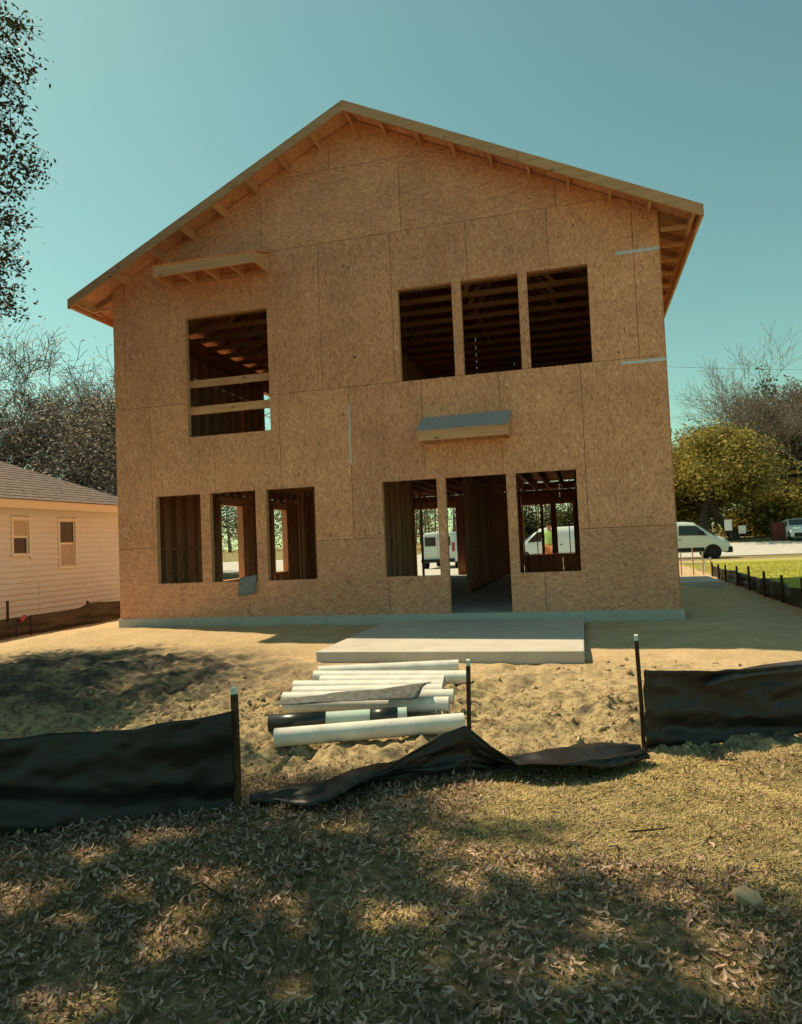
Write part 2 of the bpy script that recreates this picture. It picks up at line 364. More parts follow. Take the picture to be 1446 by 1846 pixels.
def ground_mat():
    t = NT('yard_ground'); t.rough(0.95, 0.08)
    v = t.coords()
    def att(n): a = t.n('ShaderNodeAttribute', attribute_name=n); return a.outputs['Fac']
    n1 = t.noise(v, 3.0, 6, 0.65); n2 = t.noise(v, 17, 5, 0.65); n3 = t.noise(v, 70, 3, 0.6)
    sand = t.ramp(n1, [(0.3, (0.49, 0.355, 0.205)), (0.7, (0.63, 0.47, 0.29))])
    sand = t.mix(t.ramp(n2, [(0.36, (0.5, 0.5, 0.5)), (0.5, (0, 0, 0))]), sand, (0.36, 0.265, 0.14))
    ch = t.ramp(n2, [(0.3, (0.08, 0.058, 0.035)), (0.42, (0.27, 0.2, 0.115)), (0.52, (0.42, 0.325, 0.18)), (0.75, (0.58, 0.46, 0.27))])
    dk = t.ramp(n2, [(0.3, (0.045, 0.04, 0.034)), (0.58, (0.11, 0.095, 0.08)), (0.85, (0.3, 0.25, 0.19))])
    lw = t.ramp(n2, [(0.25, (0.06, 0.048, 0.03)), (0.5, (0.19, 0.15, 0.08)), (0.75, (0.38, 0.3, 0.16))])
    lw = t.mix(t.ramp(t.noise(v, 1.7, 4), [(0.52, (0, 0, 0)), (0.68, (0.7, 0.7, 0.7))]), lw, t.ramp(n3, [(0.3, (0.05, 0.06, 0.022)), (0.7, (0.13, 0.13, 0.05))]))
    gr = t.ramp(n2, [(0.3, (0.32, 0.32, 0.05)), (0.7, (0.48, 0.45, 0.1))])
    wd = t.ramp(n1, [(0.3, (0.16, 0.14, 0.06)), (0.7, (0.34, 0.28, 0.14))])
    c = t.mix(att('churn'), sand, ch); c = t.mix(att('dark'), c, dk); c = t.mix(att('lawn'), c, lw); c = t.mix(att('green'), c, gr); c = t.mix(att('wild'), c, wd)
    c = t.mix(0.35, c, t.mix(1.0, c, t.ramp(n3, [(0.3, (0.55, 0.55, 0.55)), (0.7, (1.4, 1.4, 1.4))]), 'MULTIPLY'))
    t.col(c)
    ad = t.n('ShaderNodeMath', operation='ADD'); t.l(n2, ad.inputs[0]); t.l(n3, ad.inputs[1]); t.bump(ad.outputs[0], 0.7, 0.02)
    return t.m
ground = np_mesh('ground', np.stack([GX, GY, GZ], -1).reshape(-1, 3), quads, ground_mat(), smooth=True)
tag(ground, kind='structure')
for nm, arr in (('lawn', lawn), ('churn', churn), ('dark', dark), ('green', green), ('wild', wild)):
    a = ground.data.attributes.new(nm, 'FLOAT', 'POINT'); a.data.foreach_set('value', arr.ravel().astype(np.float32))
def gz1(x, y): return float(zg(x, y))
# road beyond the lot
rx = np.linspace(-200, 260, 116); ry = np.linspace(33, 44.5, 9)
RX, RY = np.meshgrid(rx, ry); ri = np.arange(RX.size).reshape(RX.shape)
road = np_mesh('road', np.stack([RX, RY, zg(RX, RY) + 0.03], -1).reshape(-1, 3), np.stack([ri[:-1, :-1], ri[:-1, 1:], ri[1:, 1:], ri[1:, :-1]], -1).reshape(-1, 4), M['road'])
tag(road, kind='structure')
dx = np.linspace(-2.5, 9.8, 20); dy = np.linspace(16, 33.05, 24)
RX, RY = np.meshgrid(dx, dy); ri = np.arange(RX.size).reshape(RX.shape)
drive = np_mesh('driveway', np.stack([RX, RY, zg(RX, RY) + 0.036], -1).reshape(-1, 3), np.stack([ri[:-1, :-1], ri[:-1, 1:], ri[1:, 1:], ri[1:, :-1]], -1).reshape(-1, 4), M['road'])
tag(drive, kind='structure')
# patio slab behind the house
mb = MB(); mb.box(4.88, 7.905, -3.1, -0.035, -0.235, -0.098)
patio = bevel(mb.build('patio', M['concrete']), 0.008, 2); tag(patio, kind='structure')

# ------------------------------------------------------------------ the unfinished house
HW, HD, SL = 9.263, 12.0, 0.49
RX0 = HW / 2
def ztop(x): return 8.16 - SL * abs(x - RX0)
house = empty('unfinished_house', (0, 0, 0))
tag(house, 'two-storey gabled house under construction, sheathed in bare brown strand board with open window holes', 'house')
mb = MB(); mb.box(-0.03, HW + 0.05, -0.03, HD + 0.03, -0.6, 0.0)
bevel(mb.build('foundation_slab', M['slab'], house), 0.006, 1)
OPEN = {'U': (1.444, 2.99, 3.106, 5.194), 'W1': (5.277, 6.155, 3.70, 5.195), 'W2': (6.299, 7.191, 3.70, 5.195), 'W3': (7.328, 8.233, 3.70, 5.195),
        'L1': (0.77, 1.636, 0.594, 2.114), 'L2': (1.814, 2.665, 0.594, 2.114), 'L3': (2.855, 3.729, 0.594, 2.114),
        'R1': (4.883, 5.776, 0.594, 2.114), 'D': (5.913, 6.865, -1.0, 2.114), 'R3': (7.008, 7.908, 0.594, 2.114)}
def clip_half(poly, a, b, c):      # keep a*x+b*z<=c
    out = []
    for i in range(len(poly)):
        p, q = poly[i], poly[(i + 1) % len(poly)]
        fp, fq = a * p[0] + b * p[1] - c, a * q[0] + b * q[1] - c
        if fp <= 1e-9: out.append(p)
        if (fp < -1e-9 and fq > 1e-9) or (fp > 1e-9 and fq < -1e-9):
            t = fp / (fp - fq); out.append((p[0] + (q[0] - p[0]) * t, p[1] + (q[1] - p[1]) * t))
    return out
def panel(name, u0, u1, z0, z1, openings, to3, mat, parent, thick=0.012, clip=None, gap=0.0035):
    """a sheet in (u,z) with openings cut out, as one slab; to3(u,z,d) gives the 3-D point"""
    u0 += gap; u1 -= gap; z0 += gap; z1 -= gap
    us = sorted({u0, u1} | {u for o in openings for u in o[:2] if u0 < u < u1}); zs = sorted({z0, z1} | {z for o in openings for z in o[2:] if z0 < z < z1})
    bm = bmesh.new(); cache = {}
    def vert(p):
        k = (round(p[0], 4), round(p[1], 4))
        if k not in cache: cache[k] = bm.verts.new(to3(p[0], p[1], 0.0))
        return cache[k]
    for i in range(len(us) - 1):
        for j in range(len(zs) - 1):
            cu, cz = (us[i] + us[i + 1]) / 2, (zs[j] + zs[j + 1]) / 2
            if any(o[0] < cu < o[1] and o[2] < cz < o[3] for o in openings): continue
            poly = [(us[i], zs[j]), (us[i + 1], zs[j]), (us[i + 1], zs[j + 1]), (us[i], zs[j + 1])]
            for h in (clip or []): poly = clip_half(poly, *h) if poly else poly
            if len(poly) >= 3:
                vs = [vert(p) for p in poly]
                if len(set(vs)) >= 3:
                    try: bm.faces.new(list(dict.fromkeys(vs)))
                    except ValueError: pass
    if not bm.faces: bm.free(); return None
    d = Vector(to3(0, 0, thick)) - Vector(to3(0, 0, 0))
    ret = bmesh.ops.extrude_face_region(bm, geom=bm.faces[:])
    bmesh.ops.translate(bm, vec=d, verts=[g for g in ret['geom'] if isinstance(g, bmesh.types.BMVert)])
    bmesh.ops.recalc_face_normals(bm, faces=bm.faces[:])
    return bm_obj(name, bm, mat, parent)
front3 = lambda u, z, d: (u, -d, z)
gable = [(SL, 1, 8.16 - 0.03 + SL * RX0), (-SL, 1, 8.16 - 0.03 - SL * RX0)]
ops = list(OPEN.values())
def row(z0, z1, joints, mat, clip=None, to3=front3, openings=ops):
    js = [0.0] + [j for j in joints if 0 < j < HW] + [HW]
    for a, b in zip(js[:-1], js[1:]): panel('sheathing_panel', a, b, z0, z1, openings, to3, mat, house, 0.012, clip)
row(-0.02, 1.22, [2.49, 4.93, 6.39, 7.37], M['osb_h'])
row(1.22, 3.70, [0.70, 1.93, 3.15, 4.38, 5.60, 6.83, 8.05], M['osb_v'])
row(3.70, 6.14, [0.23, 1.47, 2.70, 3.94, 5.18, 6.42, 7.67, 8.90], M['osb_v'], gable)
row(6.14, 7.36, [2.94, 5.38, 7.82], M['osb_h'], gable)
row(7.36, 8.2, [4.2], M['osb_h'], gable)
# far (street) wall, side walls
FAR = [(2.58, 3.97, -1, 2.2), (6.15, 7.7, 0.57, 2.15), (4.7, 8.0, 2.855, 2.895), (1.2, 2.6, 3.7, 5.1)]
far3 = lambda u, z, d: (u, HD + d, z)
row(-0.02, 2.62, [1.22 * k for k in range(1, 8)], M['osb_v'], None, far3, FAR)
row(2.62, 5.06, [1.22 * k for k in range(1, 8)], M['osb_v'], None, far3, FAR)
row(5.06, 8.2, [1.22 * k for k in range(1, 8)], M['osb_v'], gable, far3, FAR)
LEFT = [(3.42, 4.45, 0.45, 2.15), (6.22, 7.02, 0.5, 2.15), (5.85, 6.55, 4.0, 5.2)]
left3 = lambda u, z, d: (-d, u, z); right3 = lambda u, z, d: (HW + d, u, z)
for z0, z1 in ((-0.02, 2.42), (2.42, 4.86), (4.86, 5.72)):
    for k in range(5):
        panel('sheathing_panel', k * 2.44, min(HD, k * 2.44 + 2.44), z0, z1, LEFT, left3, M['osb_y'], house)
        panel('sheathing_panel', k * 2.44, min(HD, k * 2.44 + 2.44), z0, z1, [], right3, M['osb_y'], house)
# rough opening frames: trimmers, sill and header behind the sheathing
def frame(o, to, name='opening_frame', door=False):
    a, b, c, d = o; mb = MB(); T = 0.038; c = max(c, 0.0)
    bars = [(a - T, a, c - (0 if door else T), d + 0.2), (b, b + T, c - (0 if door else T), d + 0.2), (a, b, d, d + 0.2)]
    if not door: bars.append((a, b, c - T, c))
    for (p, q, r, s) in bars: to(mb, p, q, r, s)
    return mb.build(name, M['lum_z'], house)
fto = lambda mb, p, q, r, s: mb.box(p, q, 0.002, 0.09, r, s)
for k, o in OPEN.items(): frame(o, fto, 'door_frame' if k == 'D' else 'window_frame', k == 'D')
rto = lambda mb, p, q, r, s: mb.box(p, q, HD - 0.14, HD - 0.002, r, s)
frame(FAR[0], rto, 'door_frame', True); frame(FAR[1], rto, 'window_frame'); frame(FAR[3], rto, 'window_frame')
lto = lambda mb, p, q, r, s: mb.box(0.002, 0.14, p, q, r, s)
for o in LEFT: frame(o, lto, 'window_frame')
for a, b in ((6.69, 6.78), (7.01, 7.19)): box('mullion', a, b, HD - 0.13, HD - 0.03, 0.575, 2.145, M['frm_z'], house)
for a in (6.55, 7.55): box('brace', a, a + 0.03, HD - 0.2, HD - 0.17, 0.0, 2.6, M['lum_z'], house)
# studs
def hit(u, z0, z1, opn):
    """vertical intervals left free by openings"""
    iv = [(z0, z1)]
    for (a, b, c, d) in opn:
        if a - 0.08 < u < b + 0.08:
            n = []
            for p, q in iv:
                if d + 0.2 <= p or c - 0.04 >= q: n.append((p, q)); continue
                if c - 0.04 - p > 0.1: n.append((p, c - 0.04))
                if q - d - 0.2 > 0.1: n.append((d + 0.2, q))
            iv = n
    return iv
def studwall(axis_, fixed, u0, u1, z0, z1, opn=(), step=0.406, depth=0.09, th=0.038):
    n = int((u1 - u0) / step); us = [u0 + 0.02 + i * step for i in range(n + 1)]
    if us[-1] < u1 - 0.1: us.append(u1 - 0.06)
    def bx(nm, p, q, r, s, mt):
        if axis_ == 'y': box(nm, fixed, fixed + depth, p, q, r, s, mt, house)
        else: box(nm, p, q, fixed, fixed + depth, r, s, mt, house)
    for u in us:
        for p, q in hit(u, z0 + 0.04, z1 - 0.08, opn): bx('stud', u, u + th, p, q, M['frm_z'])
    segs = [(u0, u1)]
    for (a, b, c, d) in opn:
        if c <= z0 + 0.05: segs = [s for p, q in segs for s in (((p, min(q, a)), (max(p, b), q)) if a < q and b > p else ((p, q),)) if s[1] - s[0] > 0.05]
    for p, q in segs: bx('bottom_plate', p, q, z0, z0 + 0.038, M['frm_' + axis_])
    bx('top_plate', u0, u1, z1 - 0.076, z1, M['frm_' + axis_])
Z1, Z2 = 2.60, 2.95
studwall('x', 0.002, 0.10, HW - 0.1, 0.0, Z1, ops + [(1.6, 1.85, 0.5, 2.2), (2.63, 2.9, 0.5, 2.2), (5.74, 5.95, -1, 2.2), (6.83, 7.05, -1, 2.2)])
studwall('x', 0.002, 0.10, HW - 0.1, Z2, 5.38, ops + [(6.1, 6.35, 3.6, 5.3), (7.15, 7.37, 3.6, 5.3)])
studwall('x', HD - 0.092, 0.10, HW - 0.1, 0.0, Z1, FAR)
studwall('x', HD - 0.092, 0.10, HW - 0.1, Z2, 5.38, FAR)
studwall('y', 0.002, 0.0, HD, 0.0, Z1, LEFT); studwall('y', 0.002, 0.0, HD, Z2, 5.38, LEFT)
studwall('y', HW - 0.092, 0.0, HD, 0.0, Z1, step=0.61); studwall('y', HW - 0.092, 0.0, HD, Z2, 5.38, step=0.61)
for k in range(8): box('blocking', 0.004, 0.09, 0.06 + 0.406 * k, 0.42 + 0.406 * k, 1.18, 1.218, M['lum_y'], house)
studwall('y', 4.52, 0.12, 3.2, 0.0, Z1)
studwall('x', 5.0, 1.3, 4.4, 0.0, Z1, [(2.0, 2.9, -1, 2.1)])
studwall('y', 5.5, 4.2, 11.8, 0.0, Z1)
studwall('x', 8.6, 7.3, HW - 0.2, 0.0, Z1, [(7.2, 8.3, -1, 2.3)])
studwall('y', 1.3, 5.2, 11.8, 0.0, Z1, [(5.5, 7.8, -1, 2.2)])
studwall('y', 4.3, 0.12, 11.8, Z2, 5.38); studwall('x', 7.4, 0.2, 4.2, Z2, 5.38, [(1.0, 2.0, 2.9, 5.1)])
for a, b, nm in ((3.51, 3.65, 0), (3.985, 4.11, 1)): box('guard_rail', 1.38, 3.06, 0.092, 0.13, a, b, M['lum_x'], house)
# upper floor
x = 0.1
while x < HW - 0.1:
    box('floor_joist', x, x + 0.04, 0.1, HD - 0.02, Z1 + 0.002, 2.90, M['frm_y'], house); x += 0.406
for k in range(5):
    box('floor_deck', 0.02, HW - 0.02, 0.095 + k * 2.37, 0.095 + k * 2.37 + 2.365, 2.902, 2.925, M['osb_y'], house)
# roof trusses
def truss_mesh():
    mb = MB(); t = 0.1; e = 0.45
    for sgn in (-1, 1):
        xe = RX0 + sgn * (RX0 + e); ze = ztop(xe) - 0.018; zr = 8.16 - 0.018
        mb.prism_y([(xe, ze), (RX0, zr), (RX0, zr - t), (xe, ze - t)] if sgn < 0 else [(RX0, zr), (xe, ze), (xe, ze - t), (RX0, zr - t)], 0, 0.038)
        for f0, f1 in ((0.33, 0.5), (0.66, 0.33)):
            xa = RX0 + sgn * RX0 * f0; xb = RX0 + sgn * RX0 * f1
            za, zb = 5.47, ztop(xb) - 0.1; w = 0.045
            mb.prism_y([(xa - w, za), (xa + w, za), (xb + w, zb), (xb - w, zb)], 0.001, 0.037)
    mb.box(0.02, HW - 0.02, 0, 0.038, 5.385, 5.475)
    mb.box(RX0 - 0.045, RX0 + 0.045, 0.001, 0.037, 5.475, 7.95)
    return mb
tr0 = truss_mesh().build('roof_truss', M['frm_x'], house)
tr0.location = (0, 0.05, 0)
for k in range(1, 20):
    o = bpy.data.objects.new('roof_truss', tr0.data); o.location = (0, 0.05 + 0.625 * k, 0); link(o, house)
# roof deck sheets, felt, rake boards, lookouts, eave boards
YF, YB, XE = -0.47, HD + 0.47, 0.51
for sgn in (-1, 1):
    xe = RX0 + sgn * (RX0 + XE)
    y = YF; k = 0
    while y < YB - 0.01:
        y1 = min(y + 2.44, YB); n = 5
        for j in range(n):
            xa = RX0 + (xe - RX0) * j / n; xb = RX0 + (xe - RX0) * (j + 1) / n
            mb = MB(); g = 0.002
            mb.prism_y([(xa + sgn * g, ztop(xa + sgn * g)), (xb - sgn * g, ztop(xb - sgn * g)), (xb - sgn * g, ztop(xb - sgn * g) - 0.016), (xa + sgn * g, ztop(xa + sgn * g) - 0.016)], y + 0.002, y1 - 0.002)
            mb.build('roof_deck_panel', M['osb_y'], house)
        y = y1; k += 1
    mb = MB(); mb.prism_y([(RX0, 8.164), (xe, ztop(xe) + 0.004), (xe, ztop(xe) + 0.009), (RX0, 8.169)], YF - 0.01, YB + 0.01)
    mb.build('roof_felt', M['black_felt'], house)
    # rake boards in two lengths on each slope
    for f0, f1 in ((0.0, 0.52), (0.521, 1.0)):
        xa = RX0 + (xe + sgn * 0.035 - RX0) * f0; xb = RX0 + (xe + sgn * 0.035 - RX0) * f1
        mb = MB(); mb.prism_y([(xa, ztop(xa)), (xb, ztop(xb)), (xb, ztop(xb) - 0.165), (xa, ztop(xa) - 0.165)], YF - 0.04, YF - 0.001)
        mb.build('rake_board', M['weathered'], house)
        mb = MB(); mb.prism_y([(xa, ztop(xa)), (xb, ztop(xb)), (xb, ztop(xb) - 0.165), (xa, ztop(xa) - 0.165)], YB + 0.001, YB + 0.04)
        mb.build('rake_board', M['weathered'], house)
    mb = MB(); ya = YF; xo = xe + sgn * 0.035
    mb.box(min(xe, xo), max(xe, xo), YF, YB, ztop(xe) - 0.165, ztop(xe) - 0.002); mb.build('eave_board', M['lum_y'], house)
lk = [4.65, 4.06, 3.49, 2.9, 2.28, 1.66, 1.07, 0.36, 5.21, 5.78, 6.32, 6.89, 7.45, 8.02, 8.6, 9.13, -0.42, 9.69]
for x in lk:
    z = ztop(x) - 0.017; w = 0.019
    mb = MB(); mb.prism_y([(x - w, ztop(x - w) - 0.018), (x + w, ztop(x + w) - 0.018), (x + w, z - 0.14), (x - w, z - 0.14)], YF, 0.05 if 0 < x < HW else 0.25)
    mb.build('lookout', M['lum_y'], house)
for sgn in (-1, 1):
    for k in range(8):
        y = 0.10 + 0.625 * k; xw = -0.03 if sgn < 0 else HW + 0.03; xo = RX0 + sgn * (RX0 + 0.44)
        if k < 7: box('eave_block', min(xw, xo) , max(xw, xo), y - 0.14, y - 0.10, 5.52, 5.57, M['lum_x'], house)
# small shed awnings framed out of the wall
def awning(x0, x1, zb, nm_deck, deck_mat, wall_h, d, h):
    zf = zb
    mb = MB(); yo = -0.0125
    mb.prism_x([(-d, zf + h), (yo, zf + h + wall_h - 0.16), (yo, zf + h + wall_h - 0.146), (-d - 0.02, zf + h + 0.012)], x0 - 0.01, x1 + 0.01)
    a = mb.build(nm_deck, deck_mat, house)
    box('fascia_board', x0, x1, -d, -d + 0.038, zf + 0.0, zf + h, M['lum_x'], a)
    box('ledger', x0 + 0.04, x1 - 0.04, -0.05, yo, zf + 0.003, zf + 0.09, M['lum_x'], a)
    n = 4
    for k in range(n + 1):
        xx = x0 + 0.001 + (x1 - x0 - 0.04) * (k / n) if k else x0 + 0.001
        mb = MB(); mb.prism_x([(-d + 0.039, zf + 0.004), (-0.051, zf + 0.004), (-0.051, zf + h + wall_h - 0.20), (-d + 0.039, zf + h - 0.004)], xx, xx + 0.032)
        mb.build('rafter', M['lum_y'], a)
    return a
awning(1.22, 3.09, 5.75, 'awning', M['osb_h'], 0.366, 0.59, 0.17)
awning(5.60, 6.98, 2.655, 'awning', M['under'], 0.43, 0.45, 0.15)
# galvanised straps nailed over the sheathing
box('metal_strap', 8.645, HW - 0.004, -0.0165, -0.0125, 5.265, 5.31, M['steel'], house)
box('metal_strap', 8.64, HW - 0.004, -0.0165, -0.0125, 3.615, 3.66, M['steel'], house)
box('metal_strap', 4.365, 4.395, -0.0165, -0.0125, 2.43, 3.41, M['steel'], house)
# grey sheet hanging on the wall below the middle window
gu, gv = np.meshgrid(np.linspace(0, 1, 9), np.linspace(0, 1, 9)); sh = 0.03 * gu + 0.02 * np.sin(gu * 7 + gv * 3) * (1 - gv)
co = np.stack([2.31 + 0.32 * gu + 0.03 * gv, -0.035 - np.abs(sh) * (1.2 - gv), 0.35 + 0.30 * gv + 0.05 * gu * gv + 0.03 * (gu > 0.6) * (1 - gv)], -1).reshape(-1, 3)
gi = np.arange(81).reshape(9, 9); gq = np.stack([gi[:-1, :-1], gi[:-1, 1:], gi[1:, 1:], gi[1:, :-1]], -1).reshape(-1, 4)
gs = np_mesh('grey_sheet', co, gq, M['grey_sheet'], smooth=True); md = gs.modifiers.new('thick', 'SOLIDIFY'); md.thickness = 0.012
tag(gs, 'small grey sheet hanging on the strand board below the left window group', 'sheet')

# ------------------------------------------------------------------ white pipes on the ground
PIPES = [((5.62, -5.86), (6.99, -5.39)), ((5.44, -5.52), (6.50, -5.24)), ((5.34, -5.04), (6.79, -4.93)), ((5.25, -4.86), (6.79, -4.70)), ((5.27, -4.67), (6.66, -4.54)),
         ((5.19, -4.47), (6.64, -4.39)), ((5.39, -4.27), (6.62, -4.23)), ((5.25, -4.09), (6.81, -4.06)), ((5.22, -3.90), (6.65, -3.62))]
PL = ['long white pipe at the front of the pile, nearest the torn fence', 'pipe half wrapped in dark film, second from the front of the pile',
      'third white pipe from the front, just behind the dark wrapped one', 'fourth white pipe from the front of the pile', 'middle white pipe of the pile, fifth from the front',
      'white pipe fourth from the back of the pile', 'shorter white pipe third from the back of the pile', 'white pipe second from the back, reaching farthest right behind the stake', 'white pipe at the very back of the pile, next to the patio edge']
def pipe_mesh(L, r, n=28, wall=0.006):
    v = []; f = []
    rings = [(0, r - wall), (0, r), (L, r), (L, r - wall)]
    for (x, q) in rings:
        for i in range(n): t = 2 * math.pi * i / n; v.append((x, q * math.cos(t), q * math.sin(t)))
    for k in range(4):
        a, b = k * n, ((k + 1) % 4) * n
        for i in range(n): f.append((a + i, a + (i + 1) % n, b + (i + 1) % n, b + i))
    return v, f
def on_dir(o, p, d):
    o.matrix_world = Matrix.Translation(p) @ Vector((1, 0, 0)).rotation_difference(d).to_matrix().to_4x4()
for k, (a, b) in enumerate(PIPES):
    r = 0.066 if k else 0.07
    pa = Vector((a[0], a[1], gz1(*a) + r + 0.018)); pb = Vector((b[0], b[1], gz1(*b) + r + 0.018)); L = (pb - pa).length
    v, f = pipe_mesh(L, r)
    o = mesh_obj('white_pipe', v, f, M['pvc_green'] if k == 1 else M['pvc'], None, True)
    o.data.set_sharp_from_angle(angle=math.radians(40))
    on_dir(o, pa, pb - pa); tag(o, PL[k], 'pipe', 'white pipes lying behind the house')
    if k == 1:
        for s0, s1 in ((-0.02, 0.44), (0.80, 1.02)):
            vv, ff = pipe_mesh(s1 - s0, r + 0.006, 20, 0.004); vv = [(p[0] + s0, p[1] * (1 + 0.03 * math.sin(p[0] * 30)), p[2]) for p in vv]
            w = mesh_obj('dark_film', vv, ff, M['dark_wrap'], o, True); w['label'] = 'dark plastic film wrapped round the pipe'
# loose sheet of dark netting draped over pipes two and three
nu, nv = 26, 9
gu, gv = np.meshgrid(np.linspace(0, 1, nu), np.linspace(0, 1, nv))
pxx = 5.42 + 1.15 * gu + 0.04 * gv; pyy = -5.43 + 0.30 * gu - 0.02 + (0.16 + 0.22 * gu ** 2) * gv
pzz = -0.155 + 0.035 * np.sin(gv * math.pi) * gu + 0.04 * gv * gu + 0.03 * fbm(gu * 6, gv * 5, 4) + 0.02 * gv
gi = np.arange(nu * nv).reshape(nv, nu)
net = np_mesh('dark_netting', np.stack([pxx, pyy, pzz], -1).reshape(-1, 3), np.stack([gi[:-1, :-1], gi[:-1, 1:], gi[1:, 1:], gi[1:, :-1]], -1).reshape(-1, 4), plain('netting', (0.1, 0.105, 0.1), 0.55, 0.4, 0.5, 25), smooth=True)
md = net.modifiers.new('thick', 'SOLIDIFY'); md.thickness = 0.004
tag(net, 'loose sheet of dark netting draped over the front pipes', 'netting')

# ------------------------------------------------------------------ silt fences
def cloth(name, pts, mat, parent, seed=0, wav=0.03, nu=70, nv=12, lean=0.0):
    """pts: (x, y, height, slump) along the line; slump 0 = upright sheet, 1 = lying in folds"""
    P = np.array(pts, float); seg = np.r_[0, np.cumsum(np.hypot(np.diff(P[:, 0]), np.diff(P[:, 1])))]
    s = np.linspace(0, seg[-1], nu); X = np.interp(s, seg, P[:, 0]); Y = np.interp(s, seg, P[:, 1]); H = np.interp(s, seg, P[:, 2]); SLP = np.interp(s, seg, P[:, 3])
    tx, ty = np.gradient(X), np.gradient(Y); ln = np.hypot(tx, ty); nx, ny = ty / ln, -tx / ln
    v = np.linspace(0, 1, nv)[:, None]
    S = np.broadcast_to(s, (nv, nu))
    off = wav * (np.sin(S * 5 + seed) * 0.5 + 2 * fbm(S * 2.2 + seed, v * 2.5 + 0 * S, seed)) * (0.3 + v) + lean * v + (1 - SLP) * (0.022 * np.sin(v * 15 + S * 2.1 + 5 * fbm(S * 1.1, v + 0 * S, seed + 31)) * (1 - v) + 0.05 * fbm(S * 5 + v * 3, v * 6 - S * 2, seed + 41))
    fold = SLP * (0.42 * (v - 0.35) + 0.05 * np.sin(v * math.pi * 1.5 + S * 1.7) + 0.05 * np.sin(v * 13 + S * 5 + seed) + 0.03 * np.sin(v * 31 + S * 9) + 0.2 * (fbm(S * 3 + 5, v * 3 + 0 * S, seed + 3)))
    zz = zg(X, Y) - 0.03 + ((H + 0.03 * fbm(s * 1.7, s * 0 + 3.1, seed + 51) + 0.012 * fbm(s * 7, s * 0 + 1.1, seed + 52)) * v) * (1 - 0.0 * SLP) + SLP * 0.085 * np.abs(np.sin(v * 9 + S * 2.3 + 3 * fbm(S * 1.5, v * 2 + 0 * S, seed + 21))) * (0.4 + v * (1 - v) * 3) + 0.012 * fbm(S * 6, v * 5 + 0 * S, seed + 8)
    co = np.stack([X + nx * (off + fold), Y + ny * (off + fold), zz + 0 * S], -1).reshape(-1, 3)
    gi = np.arange(nu * nv).reshape(nv, nu)
    o = np_mesh(name, co, np.stack([gi[:-1, :-1], gi[:-1, 1:], gi[1:, 1:], gi[1:, :-1]], -1).reshape(-1, 4), mat, parent, True)
    md = o.modifiers.new('thick', 'SOLIDIFY'); md.thickness = 0.004
    return o
def stake(x, y, h, parent, lean=(0, 0), cap=True, w=0.019, mat=None):
    z = gz1(x, y) - 0.05; mb = MB()
    v = []
    for zz, dx_, dy_ in ((z, 0, 0), (z + h * 0.5, lean[0] * 0.5 + 0.004, lean[1] * 0.5), (z + h + 0.05, lean[0], lean[1])):
        v += [(x + dx_ - w, y + dy_ - w, zz), (x + dx_ + w, y + dy_ - w, zz), (x + dx_ + w, y + dy_ + w, zz), (x + dx_ - w, y + dy_ + w, zz)]
    f = [(0, 3, 2, 1), (8, 9, 10, 11)] + [(4 * k + i, 4 * k + (i + 1) % 4, 4 * k + 4 + (i + 1) % 4, 4 * k + 4 + i) for k in range(2) for i in range(4)]
    o = mesh_obj('stake', v, f, mat or M['stake'], parent)
    if cap:
        mb = MB(); a = (x + lean[0], y + lean[1]); w2 = w * 0.9
        mb.prism_x([(a[1] - w2, z + h + 0.052), (a[1] + w2, z + h + 0.052), (a[1] + w2 * 0.7, z + h + 0.095), (a[1] - w2 * 0.9, z + h + 0.088)], a[0] - w2, a[0] + w2)
        mb.build('stake_cap', M['cap'], o)
    return o
f1 = empty('silt_fence', (5.85, -6.95, -0.4)); inv = Matrix.Translation((-5.85, 6.95, 0.4))
def at_root(root, objs):
    for o in objs: o.parent = root; o.matrix_parent_inverse = root.matrix_basis.inverted()
tag(f1, 'upright black silt fence panel standing in the shade at the left foreground', 'fence')
A = cloth('fabric', [(2.2, -8.6, 0.56, 0), (4.7, -7.52, 0.55, 0), (5.3, -7.2, 0.54, 0), (5.86, -6.95, 0.60, 0)], M['silt'], None, 2, 0.05, 160, 26)
B = stake(5.87, -6.93, 0.66, None, (-0.01, 0.02), w=0.017); B2 = stake(3.6, -7.95, 0.7, None)
at_root(f1, [A, B, B2])
f2 = empty('silt_fence', (7.15, -6.25, -0.4)); tag(f2, 'collapsed black silt fence lying in folds round a lone leaning stake', 'fence')
A = cloth('fabric', [(5.92, -6.86, 0.07, 0.7), (6.25, -6.72, 0.07, 1), (6.6, -6.53, 0.15, 0.8), (6.85, -6.4, 0.25, 0.3), (7.0, -6.32, 0.32, 0.05), (7.15, -6.24, 0.36, 0), (7.27, -6.18, 0.22, 0.2), (7.38, -6.12, 0.12, 0.6), (7.6, -6.02, 0.13, 0.8), (7.9, -5.86, 0.09, 1), (8.2, -5.7, 0.06, 0.9)], M['silt'], None, 5, 0.04, 150, 22)
B = stake(7.15, -6.22, 0.70, None, (0.03, 0.02), w=0.013)
at_root(f2, [A, B])
f3 = empty('silt_fence', (8.3, -5.6, -0.4)); tag(f3, 'black silt fence panel in the right foreground with a pale crease along its top', 'fence')
A = cloth('fabric', [(8.3, -5.6, 0.58, 0), (8.8, -5.36, 0.51, 0), (9.5, -5.06, 0.50, 0), (10.4, -4.6, 0.55, 0), (11.3, -4.1, 0.5, 0)], M['silt'], None, 9, 0.05, 140, 26, 0.03)
B = stake(8.29, -5.58, 0.74, None, (-0.01, 0.01), w=0.014); B2 = stake(10.4, -4.58, 0.7, None)
